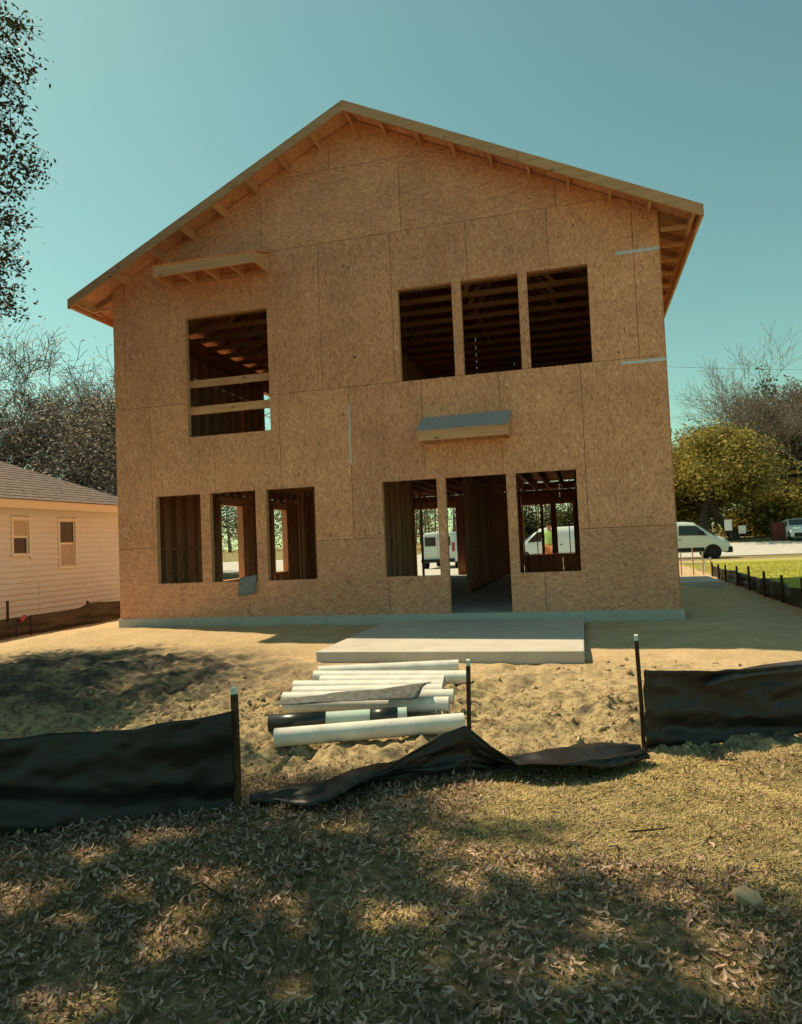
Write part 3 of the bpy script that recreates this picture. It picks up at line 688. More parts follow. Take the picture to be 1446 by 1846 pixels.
hp = np.linspace(0, 1, 30); hx = 8.72 + 1.5 * hp; hy = -5.40 + 0.66 * hp - 0.025; hz = zg(hx, hy) + 0.40 + 0.09 * hp + 0.012 * np.sin(hp * 9); hw = 0.012 + 0.05 * np.sin(np.clip(hp * 1.15, 0, 1) * math.pi) ** 0.7
hv = np.concatenate([np.stack([hx + 0.02, hy - 0.035, hz], -1), np.stack([hx + 0.0, hy + 0.02, hz + hw], -1)]); hi_ = np.arange(29)
fold = np_mesh('fold', hv, np.stack([hi_, hi_ + 1, hi_ + 31, hi_ + 30], -1), fabric('silt_fold_lit', (0.06, 0.055, 0.052), (0.05, 0.04, 0.03), 0.2), None, True); md = fold.modifiers.new('thick', 'SOLIDIFY'); md.thickness = 0.005  # paler copy of the silt fabric, painting the light caught by the fold
at_root(f3, [A, B, B2, fold])
f4 = empty('silt_fence', (11.8, 6, -0.35)); tag(f4, 'dark silt fence running back beside the bright lawn at the right edge', 'fence')
pts = [(11.4, -4.0, 0.42, 0)] + [(11.4 + 0.4 * (k / 12), -3 + k * 1.3, 0.40 - 0.006 * k + 0.05 * (k % 3 == 0), 0) for k in range(13)]
A = cloth('fabric', pts, M['silt'], None, 12, 0.06, 120, 8); A.parent = None
st = [stake(11.5 + 0.03 * k, yy, hh, None, w=0.022, cap=False) for k, (yy, hh) in enumerate([(2.4, 0.55), (3.8, 0.52), (5.27, 0.52), (6.8, 0.56), (8.24, 0.5), (9.87, 0.46), (11.05, 0.43), (12.26, 0.45)])]
at_root(f4, [A] + st)
f5 = empty('silt_fence', (-2.7, 1.5, -0.35)); tag(f5, 'brown sunlit silt fence sagging in front of the white neighbouring house', 'fence')
A = cloth('fabric', [(-2.75, -3.5, 0.40, 0), (-2.75, -1, 0.34, 0), (-2.72, 0.6, 0.36, 0), (-2.72, 2.3, 0.42, 0), (-2.72, 2.58, 0.52, 0), (-2.7, 2.9, 0.5, 0), (-2.7, 4.2, 0.42, 0), (-2.7, 7, 0.45, 0)], M['silt_backlit'], None, 15, 0.06, 110, 10)
st = [stake(-2.74, 2.58, 0.52, None, w=0.02), stake(-2.75, 0.35, 0.72, None, cap=False, w=0.018), stake(-2.72, 5.2, 0.5, None, w=0.02)]
at_root(f5, [A] + st)

# ------------------------------------------------------------------ neighbour's house
NB = empty('neighbour_house', (-4.6, 3, -0.5)); tag(NB, 'low white clapboard house with grey hip roof beside the building site', 'house')
parts = []
XW, ZB, ZE, Y0, Y1 = -4.6, -0.19, 2.27, -9.0, 6.7
mb = MB(); mb.box(XW - 8.6, XW - 0.02, Y0, Y1, -0.7, ZB + 0.02); parts.append(mb.build('foundation', M['block']))
nbW = [(2.46, 2.93, 1.24, 2.04), (3.93, 4.48, 0.9, 2.04)]
left_panel = lambda u, z, d: (XW - 0.03 + d, u, z)
w_ = panel('wall', Y0, Y1, ZB, ZE, nbW, lambda u, z, d: (XW - 0.16 + d, u, z), M['siding'], None, 0.13); parts.append(w_)
nrow = 19; hh = (ZE - ZB) / nrow
for k in range(nrow):
    z = ZB + k * hh
    # each lap board: a wedge thicker at the bottom, broken by windows
    cuts = [(Y0, Y1)]
    for (a, b, c, d) in nbW:
        if z + hh > c - 0.05 and z < d + 0.05: cuts = [s for p, q in cuts for s in (((p, a - 0.05), (b + 0.05, q)) if a > p and b < q else ((p, q),))]
    mb = MB()
    for p, q in cuts: mb.prism_y([(XW - 0.03, z), (XW + 0.022, z), (XW - 0.014, z + hh + 0.012), (XW - 0.03, z + hh + 0.012)], p, q)
    parts.append(mb.build('siding_board', M['siding']))
for (a, b, c, d) in nbW:
    mb = MB(); w = 0.05
    for (p, q, r, s) in ((a - w, a, c - w, d + w), (b, b + w, c - w, d + w), (a, b, d, d + w), (a, b, c - w, c)): mb.box(XW - 0.05, XW + 0.035, p, q, r, s)
    fr = mb.build('window', M['wtrim']); parts.append(fr)
    zc = (c + d) / 2
    for (r, s) in ((c, zc), (zc, d)):
        mb = MB(); e = 0.025
        xo = XW - 0.03 + (0.012 if r == zc else 0)
        for (p1, q1, r1, s1) in ((a, a + e, r, s), (b - e, b, r, s), (a + e, b - e, s - e, s), (a + e, b - e, r, r + e)): mb.box(xo - 0.012, xo, p1, q1, r1, s1)
        sa = mb.build('sash', M['wtrim'], fr)
        box('pane', xo - 0.009, xo - 0.004, a + e, b - e, r + e, s - e, M['glass'] if (r == zc) == (a > 3) else M['blind'], fr)
# corner trim, fascia, soffit, hip roof
mb = MB(); mb.box(XW - 0.1, XW + 0.03, Y1, Y1 + 0.05, ZB, ZE); parts.append(mb.build('corner_trim', M['wtrim']))
OV = 0.42; xo, yo0, yo1 = XW + OV, Y0 - OV, Y1 + OV; xi = XW - 8.6 - OV
mb = MB(); mb.box(xo - 0.03, xo, yo0, yo1, ZE + 0.0, ZE + 0.19); mb.box(xi, xo - 0.03, yo1 - 0.03, yo1, ZE, ZE + 0.19); parts.append(mb.build('fascia', M['trim']))
mb = MB(); mb.box(XW - 0.02, xo - 0.031, yo0, yo1 - 0.031, ZE + 0.005, ZE + 0.02); parts.append(mb.build('soffit', M['trim']))
# roof in stepped shingle courses
xr = (xo + xi) / 2; run = (xo - xi) / 2; rise = run * 0.47; nc = 26
mb = MB()
for k in range(nc):
    t0, t1 = k / nc, (k + 1) / nc; e = 0.012
    def ring(t, dz): return [(xo + 0.03 - run * t, yo0 + run * t, ZE + 0.2 + rise * t + dz), (xo + 0.03 - run * t, yo1 + 0.03 - run * t, ZE + 0.2 + rise * t + dz), (xi + run * t, yo1 + 0.03 - run * t, ZE + 0.2 + rise * t + dz), (xi + run * t, yo0 + run * t, ZE + 0.2 + rise * t + dz)]
    a, b = ring(t0, e), ring(t1, -0.0); lo = ring(t0, -0.004)
    mb.add(a + b + lo, [(i, (i + 1) % 4, 4 + (i + 1) % 4, 4 + i) for i in range(4)] + [(8 + i, 8 + (i + 1) % 4, (i + 1) % 4, i) for i in range(4)])
parts.append(mb.build('roof', M['shingle']))
for y in (1.72, -0.8): parts.append(box('crawl_vent', XW - 0.025, XW - 0.012, y, y + 0.32, -0.42, -0.27, M['black']))
parts.append(box('conduit', XW + 0.004, XW + 0.018, 3.22, 3.235, ZB, 0.55, M['wtrim'])); parts.append(box('hose_bracket', XW + 0.004, XW + 0.02, 5.05, 5.3, 0.24, 0.26, M['wtrim']))
at_root(NB, parts)
# red valve by the fence
rv = empty('red_valve', (-2.6, 0.5, -0.35)); tag(rv, 'small red valve on pipes in front of the white house foundation', 'valve')
mb = MB(); mb.tube((-2.62, 0.42, -0.4), (-2.62, 0.42, 0.0), 0.012); mb.tube((-2.62, 0.78, -0.4), (-2.62, 0.78, 0.02), 0.014); mb.tube((-2.62, 0.42, -0.03), (-2.62, 0.78, -0.03), 0.014); a = mb.build('pipework', M['black'])
mb = MB(); mb.tube((-2.62, 0.5, -0.06), (-2.62, 0.64, 0.02), 0.05, 0.035, 10); b = mb.build('valve_body', M['red']); at_root(rv, [a, b])
# a pale low roof seen past the neighbour
DH = empty('distant_house', (-13.0, 16, 0)); tag(DH, 'distant low house with a pale roof beyond the neighbouring hip roof', 'house')
mb = MB(); mb.box(-21, -13, 15, 21, -0.6, 3.1); a = mb.build('wall', M['siding'])
mb = MB(); mb.prism_y([(-21.5, 3.0), (-17, 4.6), (-12.5, 3.0), (-12.5, 3.12), (-17, 4.72), (-21.5, 3.12)], 14.5, 21.5); b = mb.build('roof', M['pale_shingle'])
c1 = box('window', -13.0, -12.97, 16, 17.2, 0.9, 2.2, M['glass']); c2 = box('window', -13.0, -12.97, 18.5, 19.7, 0.9, 2.2, M['glass']); at_root(DH, [a, b, c1, c2])
# ------------------------------------------------------------------ vehicles
def loft_body(stations, zb, name, mat, parent, shoulder=0.55, inset=0.86):
    """stations: (x, half width, roof height, sill height)"""
    v = []; f = []; prof = []
    for (x, w, zt, zs) in stations:
        h = zt - zs
        pts = [(0.0, zs), (w * 0.96, zs), (w, zs + 0.1 * h), (w, zs + shoulder * h), (w * (1 + inset) / 2 + 0.02, zs + 0.8 * h), (w * inset, zt - 0.07 * h), (w * inset * 0.86, zt - 0.012 * h), (0, zt)]
        ring = pts + [(-a, b) for a, b in pts[-2:0:-1]]
        v += [(x, a, b) for a, b in ring]; n = len(ring)
    k = len(stations)
    for i in range(k - 1):
        for j in range(n): f.append((i * n + j, i * n + (j + 1) % n, (i + 1) * n + (j + 1) % n, (i + 1) * n + j))
    f += [tuple(range(n - 1, -1, -1)), tuple((k - 1) * n + j for j in range(n))]
    o = mesh_obj(name, v, f, mat, parent, True); o.data.set_sharp_from_angle(angle=math.radians(35)); return o
def wheel(x, y, r, w, parent, sgn):
    mb = MB(); n = 24
    prof = [(r * 0.62, 0), (r * 0.9, 0), (r, 0.03), (r, w - 0.03), (r * 0.9, w), (r * 0.62, w)]
    v = []; f = []
    for i in range(n):
        t = 2 * math.pi * i / n
        for (q, d) in prof: v.append((x + q * math.cos(t), y - sgn * d, r + q * math.sin(t)))
    m_ = len(prof)
    for i in range(n):
        for j in range(m_): f.append((i * m_ + j, i * m_ + (j + 1) % m_, ((i + 1) % n) * m_ + (j + 1) % m_, ((i + 1) % n) * m_ + j))
    wh = mesh_obj('wheel', v, f, M['tyre'], parent, False)
    mb = MB(); mb.tube((x, y - sgn * 0.03, r), (x, y - sgn * 0.10, r), r * 0.63, r * 0.5, 20); mb.tube((x, y - sgn * 0.012, r), (x, y - sgn * 0.05, r), r * 0.2, r * 0.2, 10)
    mb.build('rim', M['rim'], wh); return wh
def make_van():
    root = empty('cargo_van')
    st = [(-2.80, 0.93, 1.93, 0.42), (-2.76, 0.965, 2.0, 0.38), (-2.5, 0.985, 2.05, 0.36), (-1.2, 0.99, 2.07, 0.36), (0.6, 0.99, 2.05, 0.36), (0.95, 0.985, 2.0, 0.36), (1.25, 0.98, 1.84, 0.36), (1.65, 0.97, 1.54, 0.36),
          (2.0, 0.96, 1.27, 0.36), (2.25, 0.94, 1.18, 0.36), (2.55, 0.9, 1.05, 0.34), (2.72, 0.82, 0.88, 0.34), (2.80, 0.7, 0.7, 0.36)]
    body = loft_body(st, 0.36, 'body', M['van'], root)
    for s in (-1, 1):
        for x in (-1.75, 1.85):
            mb = MB(); mb.tube((x, s * 0.90, 0.36), (x, s * 0.998, 0.36), 0.42, 0.42, 24); mb.build('wheel_arch', M['black'], root)
            wheel(x, s * 1.005, 0.35, 0.22, root, s)
        # front door glass, follows the tumblehome
        mb = MB(); q = [(0.15, 1.30, 1.005), (1.62, 1.26, 0.985), (1.08, 1.80, 0.925), (0.2, 1.84, 0.935)]
        mb.add([(x, s * (y + 0.008), z) for x, z, y in q] + [(x, s * (y - 0.06), z) for x, z, y in q], [(0, 1, 2, 3), (7, 6, 5, 4)] + [(i, i + 4, (i + 1) % 4 + 4, (i + 1) % 4) for i in range(4)]); mb.build('side_window', M['glass'], root)
        mb = MB(); mb.box(-2.6, -2.18, s * 0.97 if s < 0 else 0.965, 0, 0, 0) if False else None
        mb.box(-1.32, 1.42, min(s * 0.985, s * 1.0), max(s * 0.985, s * 1.0), 0.40, 0.62); mb.build('side_cladding', M['black'], root)
        for x in (0.05, -1.15): mb2 = MB(); mb2.box(x, x + 0.012, min(s * 0.98, s * 0.994), max(s * 0.98, s * 0.994), 0.64, 1.5); mb2.build('door_seam', M['black'], root)
        for x in (-0.28, 0.14): mb2 = MB(); mb2.box(x, x + 0.14, min(s * 0.985, s * 1.012), max(s * 0.985, s * 1.012), 1.06, 1.1); mb2.build('door_handle', M['black'], root)
        mb = MB(); mb.box(1.28, 1.42, min(s * 1.02, s * 1.2), max(s * 1.02, s * 1.2), 1.28, 1.5); mb.tube((1.35, s * 0.95, 1.32), (1.35, s * 1.05, 1.36), 0.03); mb.build('mirror', M['black'], root)
        mb = MB(); mb.add([(2.56, s * 0.86, 0.86), (2.66, s * 0.80, 0.84), (2.4, s * 0.90, 1.08), (2.5, s * 0.78, 1.09), (2.62, s * 0.9, 0.86), (2.46, s * 0.93, 1.08)], [(0, 1, 3, 2), (0, 2, 5, 4), (1, 4, 5, 3)]); mb.build('headlight', M['lamp'], root)
        mb = MB(); mb.box(-2.825, -2.74, min(s * 0.80, s * 0.95), max(s * 0.80, s * 0.95), 0.95, 1.45); mb.build('tail_light', M['red'], root)
        mb = MB(); mb.box(-2.815, -2.77, min(s * 0.1, s * 0.72), max(s * 0.1, s * 0.72), 1.28, 1.78); mb.build('rear_window', M['glass'], root)
    mb = MB(); mb.add([(1.03, -0.8, 1.99), (1.03, 0.8, 1.99), (2.06, 0.88, 1.285), (2.06, -0.88, 1.285)], [(0, 1, 2, 3)]); o = mb.build('windscreen', M['glass'], root)
    md = o.modifiers.new('thick', 'SOLIDIFY'); md.thickness = 0.03; md.offset = 1
    mb = MB(); mb.box(2.5, 2.87, -0.86, 0.86, 0.3, 0.62); bevel(mb.build('front_bumper', M['black'], root), 0.06, 3)
    mb = MB(); mb.box(-2.95, -2.76, -0.94, 0.94, 0.38, 0.56); bevel(mb.build('rear_bumper', M['black'], root), 0.03, 2)
    mb = MB(); mb.box(-2.83, -2.78, -0.55, -0.2, 0.75, 0.95); mb.build('number_plate', M['black'], root)
    mb = MB(); mb.box(-2.812, -2.78, -0.006, 0.006, 0.6, 1.95); mb.build('door_seam', M['black'], root)
    return root
def copy_tree(o, parent=None):
    c = o.copy(); C.objects.link(c); c.parent = parent
    for ch in list(o.children): copy_tree(ch, c)
    return c
van0 = make_van()
van0.location = (12.86, 31.0, gz1(12.86, 31) + 0.02); tag(van0, 'white cargo van parked side-on past the right corner of the house', 'van', 'vans parked in front of the house')
v2 = copy_tree(van0); v2.location = (0.20, 30.0, gz1(0.2, 30) + 0.04); v2.rotation_euler = (0, 0, math.radians(90)); v2['label'] = 'white van seen from behind through the window hole left of the doorway'
v3 = copy_tree(van0); v3.location = (6.6, 29.6, gz1(6.6, 29.6) + 0.04); v3.rotation_euler = (0, 0, math.radians(180)); v3['label'] = 'white van side seen through the window hole right of the doorway, behind the worker'
def make_car():
    root = empty('white_car')
    st = [(-2.05, 0.7, 0.75, 0.3), (-2.0, 0.8, 0.98, 0.25), (-1.7, 0.84, 1.15, 0.2), (-1.1, 0.86, 1.42, 0.2), (-0.2, 0.87, 1.5, 0.2), (0.4, 0.87, 1.45, 0.2), (0.95, 0.86, 1.12, 0.2), (1.2, 0.85, 0.98, 0.2), (1.8, 0.8, 0.86, 0.22), (2.05, 0.68, 0.62, 0.28)]
    loft_body(st, 0.2, 'body', M['van'], root, 0.6, 0.78)
    for s in (-1, 1):
        for x in (-1.3, 1.3): wheel(x, s * 0.88, 0.31, 0.19, root, s)
        mb = MB(); q = [(-1.3, 1.02, 0.86), (0.85, 1.0, 0.865), (0.35, 1.36, 0.74), (-0.9, 1.38, 0.74)]
        mb.add([(x, s * (y + 0.006), z) for x, z, y in q] + [(x, s * (y - 0.03), z) for x, z, y in q], [(0, 1, 2, 3), (7, 6, 5, 4)] + [(i, i + 4, (i + 1) % 4 + 4, (i + 1) % 4) for i in range(4)]); mb.build('side_window', M['glass'], root)
        mb = MB(); mb.box(1.86, 2.02, min(s * 0.5, s * 0.72), max(s * 0.5, s * 0.72), 0.6, 0.74); mb.build('headlight', M['lamp'], root)
    mb = MB(); mb.add([(0.46, -0.62, 1.44), (0.46, 0.62, 1.44), (1.1, 0.74, 1.07), (1.1, -0.74, 1.07)], [(0, 1, 2, 3)]); o = mb.build('windscreen', M['glass'], root); md = o.modifiers.new('thick', 'SOLIDIFY'); md.thickness = 0.03; md.offset = 1
    mb = MB(); mb.box(1.95, 2.1, -0.66, 0.66, 0.25, 0.5); bevel(mb.build('front_bumper', M['black'], root), 0.04, 2)
    return root
car = make_car(); car.location = (22.9, 45.2, gz1(22.9, 45.2) + 0.04); car.rotation_euler = (0, 0, math.radians(-92)); tag(car, 'small white car facing the camera beside the brick pier, cut by the right edge', 'car')
car2 = copy_tree(car); car2.location = (-10.2, 19.4, gz1(-10.2, 19.4)); car2.rotation_euler = (0, 0, math.radians(-60)); car2['label'] = 'white car glimpsed through the second ground-floor window hole from the left'

# ------------------------------------------------------------------ worker behind the house
def worker(loc, rz):
    root = empty('person', loc, rz); tag(root, 'person in a bright green shirt and orange trousers standing behind the far window opening', 'person')
    J = {'pel': ((0, 0, 0.95), 0.15), 'wst': ((0, 0, 1.1), 0.135), 'chs': ((0, 0.0, 1.32), 0.155), 'nck0': ((0.0, 0, 1.47), 0.075), 'nck': ((0.02, 0, 1.54), 0.058), 'hd0': ((0.03, 0, 1.62), 0.085), 'hd1': ((0.03, 0, 1.73), 0.085)}
    E_ = [('pel', 'wst'), ('wst', 'chs'), ('chs', 'nck0'), ('nck0', 'nck'), ('nck', 'hd0'), ('hd0', 'hd1')]
    for s, n in ((1, 'l'), (-1, 'r')):
        J.update({'sh' + n: ((0, s * 0.19, 1.42), 0.065), 'el' + n: ((-0.03 if s > 0 else 0.02, s * 0.25, 1.13), 0.047), 'wr' + n: ((0.16, s * 0.2, 0.95), 0.033), 'hn' + n: ((0.21, s * 0.19, 0.9), 0.035),
                  'hp' + n: ((0, s * 0.1, 0.9), 0.1), 'kn' + n: ((0.03 * s, s * 0.11, 0.5), 0.066), 'an' + n: ((-0.02 + 0.05 * s, s * 0.11, 0.09), 0.045), 'ft' + n: ((0.14 + 0.05 * s, s * 0.12, 0.04), 0.04)})
        E_ += [('chs', 'sh' + n), ('sh' + n, 'el' + n), ('el' + n, 'wr' + n), ('wr' + n, 'hn' + n), ('pel', 'hp' + n), ('hp' + n, 'kn' + n), ('kn' + n, 'an' + n), ('an' + n, 'ft' + n)]
        for k in range(4):
            J['f%d%s' % (k, n)] = ((0.28, s * (0.165 + 0.018 * k), 0.86 - 0.006 * k), 0.009); E_.append(('hn' + n, 'f%d%s' % (k, n)))
        J['th' + n] = ((0.24, s * 0.145, 0.92), 0.01); E_.append(('hn' + n, 'th' + n))
    def skin(name, keys, edges, grow, mat, rootk, lift=0):
        me = bpy.data.meshes.new(name); ix = {k: i for i, k in enumerate(keys)}
        me.from_pydata([J[k][0] for k in keys], [(ix[a], ix[b]) for a, b in edges if a in ix and b in ix], [])
        o = link(bpy.data.objects.new(name, me), root); md = o.modifiers.new('skin', 'SKIN')
        for i, k in enumerate(keys):
            me.skin_vertices[0].data[i].radius = (J[k][1] + grow, J[k][1] + grow); me.skin_vertices[0].data[i].use_root = (k == rootk)
        sb = o.modifiers.new('sub', 'SUBSURF'); sb.levels = 1; sb.render_levels = 2; me.materials.append(mat)
        md.use_smooth_shade = True; return o
    body = skin('body', list(J), E_, 0.0, M['skin'], 'pel')
    skin('shirt', ['wst', 'chs', 'nck0', 'shl', 'ell', 'shr', 'elr', 'pel'], E_, 0.018, M['shirt'], 'chs')
    skin('trousers', ['pel', 'hpl', 'knl', 'anl', 'hpr', 'knr', 'anr'], E_, 0.02, M['vest'], 'pel')
    bm = bmesh.new(); bmesh.ops.create_uvsphere(bm, u_segments=16, v_segments=10, radius=0.1)
    for v in list(bm.verts):
        if v.co.z < -0.02 and v.co.x > -0.03: v.co.x -= 0.05
    bmesh.ops.translate(bm, verts=bm.verts[:], vec=(0.015, 0, 1.72)); bm_obj('hair', bm, M['hair'], root, True)
    for s in (-1, 1):
        bm = bmesh.new(); bmesh.ops.create_uvsphere(bm, u_segments=8, v_segments=6, radius=0.013); bmesh.ops.translate(bm, verts=bm.verts[:], vec=(0.108, s * 0.032, 1.665)); bm_obj('eye', bm, M['hair'], root, True)
        mb = MB(); mb.box(-0.12 + 0.05 * s, 0.2 + 0.05 * s, s * 0.12 - 0.05, s * 0.12 + 0.05, 0.0, 0.09); bevel(mb.build('boot', M['black'], root), 0.03, 2)
    mb = MB(); mb.add([(0.105, -0.015, 1.63), (0.105, 0.015, 1.63), (0.11, 0, 1.68), (0.14, 0, 1.635)], [(0, 1, 3), (1, 2, 3), (2, 0, 3)]); mb.build('nose', M['skin'], root)
    return root
worker((6.84, 14.2, gz1(6.84, 14.2) + 0.0), math.radians(-110))

# ------------------------------------------------------------------ things along the street
def yard_sign(x, y, z0, z1, w, label):
    root = empty('yard_sign', (x, y, gz1(x, y))); tag(root, label, 'sign', 'white signs under the tree')
    mb = MB(); mb.box(-w / 2, w / 2, -0.015, 0.015, z0, z1); mb.build('board', M['sign'], root)
    for s in (-1, 1): box('post', s * w * 0.35 - 0.025, s * w * 0.35 + 0.025, 0.016, 0.06, -0.1, z1, M['stake'], root)
yard_sign(18.3, 44.9, 0.9, 1.7, 0.5, 'white sign left of the forked tree trunk across the road')
yard_sign(19.3, 45.3, 0.62, 1.2, 0.5, 'lower white sign just right of the forked tree trunk')
bp = empty('brick_pier', (21.6, 45.0, gz1(21.6, 45))); tag(bp, 'dark red brick pier across the road near the right edge', 'pier')
for k in range(16):
    for j in range(3):
        off = (k % 2) * 0.12
        a = -0.36 + j * 0.24 + 0.004; mb = None
        box('brick', a + (0.0 if k % 2 else 0.0), a + 0.232, -0.36, -0.25, k * 0.077, k * 0.077 + 0.069, M['brick'], bp)
        box('brick', a, a + 0.232, 0.25, 0.36, k * 0.077, k * 0.077 + 0.069, M['brick'], bp)
box('core', -0.35, 0.35, -0.245, 0.245, -0.3, 1.23, M['brick'], bp); box('cap', -0.42, 0.42, -0.42, 0.42, 1.235, 1.31, M['brick'], bp)
# survey stakes and pipe stubs by the far right corner
for k, (x, y, z, lab) in enumerate([(10.95, 13.2, 0.36, 'thin pale stake with white tip nearest the right house corner'), (11.34, 13.4, 0.56, 'tallest of the white-tipped stakes by the right house corner'), (11.62, 13.3, 0.32, 'third white-tipped stake from the right house corner'), (11.78, 12.9, 0.18, 'short white-tipped stake next to the start of the right fence')]):
    r = empty('survey_stake', (x, y, gz1(x, y))); tag(r, lab, 'stake', 'white-tipped stakes by the right corner')
    h = z - gz1(x, y)
    box('post', -0.016, 0.016, -0.016, 0.016, -0.05, h, M['lum_z'], r); box('tip', -0.02, 0.02, -0.02, 0.02, h + 0.001, h + 0.09, M['cap'], r)
for k, (x, z, lab) in enumerate([(10.2, 0.02, 'lower pale rail lying behind the stakes at the right corner'), (10.3, 0.14, 'upper pale rail lying behind the stakes at the right corner')]):
    o = box('rail', x, x + 1.6, 13.9 + 0.05 * k, 13.94 + 0.05 * k, z, z + 0.04, M['pvc']); tag(o, lab, 'rail')
    box('bracket', -0.7, -0.66, -0.02, 0.02, gz1(x, 13.9) - z - 0.04, -0.021, M['pvc'], o); box('bracket', 0.66, 0.7, -0.02, 0.02, gz1(x, 13.9) - z - 0.04, -0.021, M['pvc'], o)
mb = MB(); mb.box(9.9, 11.15, 7.4, 9.6, -0.45, -0.12); pad = bevel(mb.build('concrete_pad', M['concrete']), 0.01, 2); tag(pad, 'grey concrete step pad on the sand beside the right wall', 'pad')
# utility wire
mb = MB(); pts = [Vector((4 + 30 * t, 35, 12.9 - 0.55 * math.sin(t * math.pi) - 3.6 * t)) for t in np.linspace(0, 1.3, 30)]
for a, b in zip(pts[:-1], pts[1:]): mb.tube(a, b, 0.009, None, 5, False)
ww = mb.build('utility_wire', M['wire']); tag(ww, 'thin utility wire crossing the sky right of the house', 'wire')

# ------------------------------------------------------------------ trees
class Rnd(random.Random): pass
def grow(rg, p, d, L, r, lvl, maxl, segs, tips, nch, ang, up_, wob, hi=1):
    n = 4 if lvl < 2 else 3; q = p; dd = d.copy()
    for i in range(n):
        dd = (dd + Vector((rg.gauss(0, wob), rg.gauss(0, wob), rg.gauss(0, wob) + up_))).normalized()
        q2 = q + dd * (L / n); ra = r * (1 - 0.55 * i / n); rb = r * (1 - 0.55 * (i + 1) / n)
        segs.append((q, q2, max(ra, 0.011), max(rb, 0.009))); q = q2
        if lvl < maxl and (i >= hi or lvl > 0):
            k = nch[lvl] if i == n - 1 else max(1, nch[lvl] // 2)
            for _ in range(k):
                ax = dd.orthogonal().normalized(); ax.rotate(Matrix.Rotation(rg.uniform(0, 6.283), 3, dd)); nd = dd.copy(); nd.rotate(Matrix.Rotation(rg.uniform(0.6, 1.2) * ang, 3, ax))
                grow(rg, q, nd, L * rg.uniform(0.55, 0.8), rb * rg.uniform(0.5, 0.75), lvl + 1, maxl, segs, tips, nch, ang, up_, wob)
        if lvl >= maxl - 1: tips.append((q, dd))
def seg_mesh(name, segs, mat, parent):
    P0 = np.array([tuple(s[0]) for s in segs]); P1 = np.array([tuple(s[1]) for s in segs]); R0 = np.array([s[2] for s in segs]); R1 = np.array([s[3] for s in segs])
    vs = []; fs = []; base = 0
    for sel, n in ((R0 > 0.04, 7), (R0 <= 0.04, 3)):
        if not sel.any(): continue
        p0, p1, a0, a1 = P0[sel], P1[sel], R0[sel], R1[sel]; d = p1 - p0; d /= np.linalg.norm(d, axis=1, keepdims=True) + 1e-9
        ref = np.where(np.abs(d[:, 2:3]) < 0.9, [[0, 0, 1.0]], [[1.0, 0, 0]]); u = np.cross(d, ref); u /= np.linalg.norm(u, axis=1, keepdims=True); w = np.cross(d, u)
        t = np.arange(n) * 2 * np.pi / n; ring = u[:, None] * np.cos(t)[None, :, None] + w[:, None] * np.sin(t)[None, :, None]
        v = np.concatenate([p0[:, None] + ring * a0[:, None, None], p1[:, None] + ring * a1[:, None, None]], 1)
        m_ = len(p0); i = np.arange(n); q = np.stack([i, (i + 1) % n, (i + 1) % n + n, i + n], -1)
        fs.append((q[None] + (np.arange(m_) * 2 * n)[:, None, None]).reshape(-1, 4) + base); vs.append(v.reshape(-1, 3)); base += m_ * 2 * n
    return np_mesh(name, np.concatenate(vs), np.concatenate(fs), mat, parent, True)
def leaf_mesh(name, pos, size, mat, parent, aspect=0.45, droop=None, rg=rng):
    n = len(pos); d = rg.normal(size=(n, 3)); d[:, 2] *= 0.6; d /= np.linalg.norm(d, axis=1, keepdims=True)
    u = np.cross(d, rg.normal(size=(n, 3))); u /= np.linalg.norm(u, axis=1, keepdims=True)
    L = size * rg.uniform(0.65, 1.3, n)[:, None]; W = L * aspect
    nn = np.cross(d, u)
    v = np.stack([pos - d * L * 0.5, pos + u * W * 0.5 + nn * W * 0.12, pos + d * L * 0.5, pos - u * W * 0.5 + nn * W * 0.12], 1).reshape(-1, 3)
    return np_mesh(name, v, np.arange(4 * n).reshape(n, 4), mat, parent)
def make_tree(name, seed, L, r, maxl, nch, ang, up_, wob, leafmat, nleaf, lsize, spread, barkm, first=Vector((0, 0, 1)), fork=1, aspect=0.5, hi=1):
    rg = random.Random(seed); nr = np.random.default_rng(seed); segs = []; tips = []
    root = empty(name)
    for k in range(fork):
        f = Vector((first.x + (rg.uniform(-0.25, 0.25) if k else 0), first.y, first.z)).normalized()
        grow(rg, Vector((0.0 + 0.25 * k, 0, -0.3)), f, L, r, 0, maxl, segs, tips, nch, ang, up_, wob, hi)
    seg_mesh('trunk', segs, barkm, root)
    if nleaf:
        tp = np.array([tuple(t[0]) for t in tips]); pick = nr.integers(0, len(tp), nleaf); pos = tp[pick] + nr.normal(size=(nleaf, 3)) * spread
        leaf_mesh('crown', pos, lsize, leafmat, root, aspect, rg=nr)
    zmax = max(max(s[1].z for s in segs), 1); root['h'] = zmax
    return root
def place(t, x, y, h, rz, label, group, cat='tree', sx=1.0):
    s = h / t['h']; t.location = (x, y, gz1(x, y)); t.scale = (s * sx, s * sx, s); t.rotation_euler = (0, 0, rz); tag(t, label, cat, group); return t
def trimh(): 
    for o in bpy.data.objects:
        if 'h' in o.keys(): del o['h']
GR = 'trees across the road on the right'
oakA = make_tree('broadleaf_tree', 3, 3.3, 0.33, 4, [4, 3, 3, 2], 0.85, 0.05, 0.16, M['yellow_leaf'], 26000, 0.2, 0.34, M['bark'], Vector((-0.12, 0, 1)), hi=3)
place(oakA, 17.35, 48, 9.3, 0.4, 'yellow-green leafy tree with a dark leaning trunk behind the white van', GR, sx=1.22)
oakB = make_tree('broadleaf_tree', 8, 3.0, 0.27, 4, [4, 3, 3, 2], 0.9, 0.05, 0.16, M['yellow_leaf'], 26000, 0.2, 0.34, M['bark'], Vector((0.1, 0, 1)), hi=3)
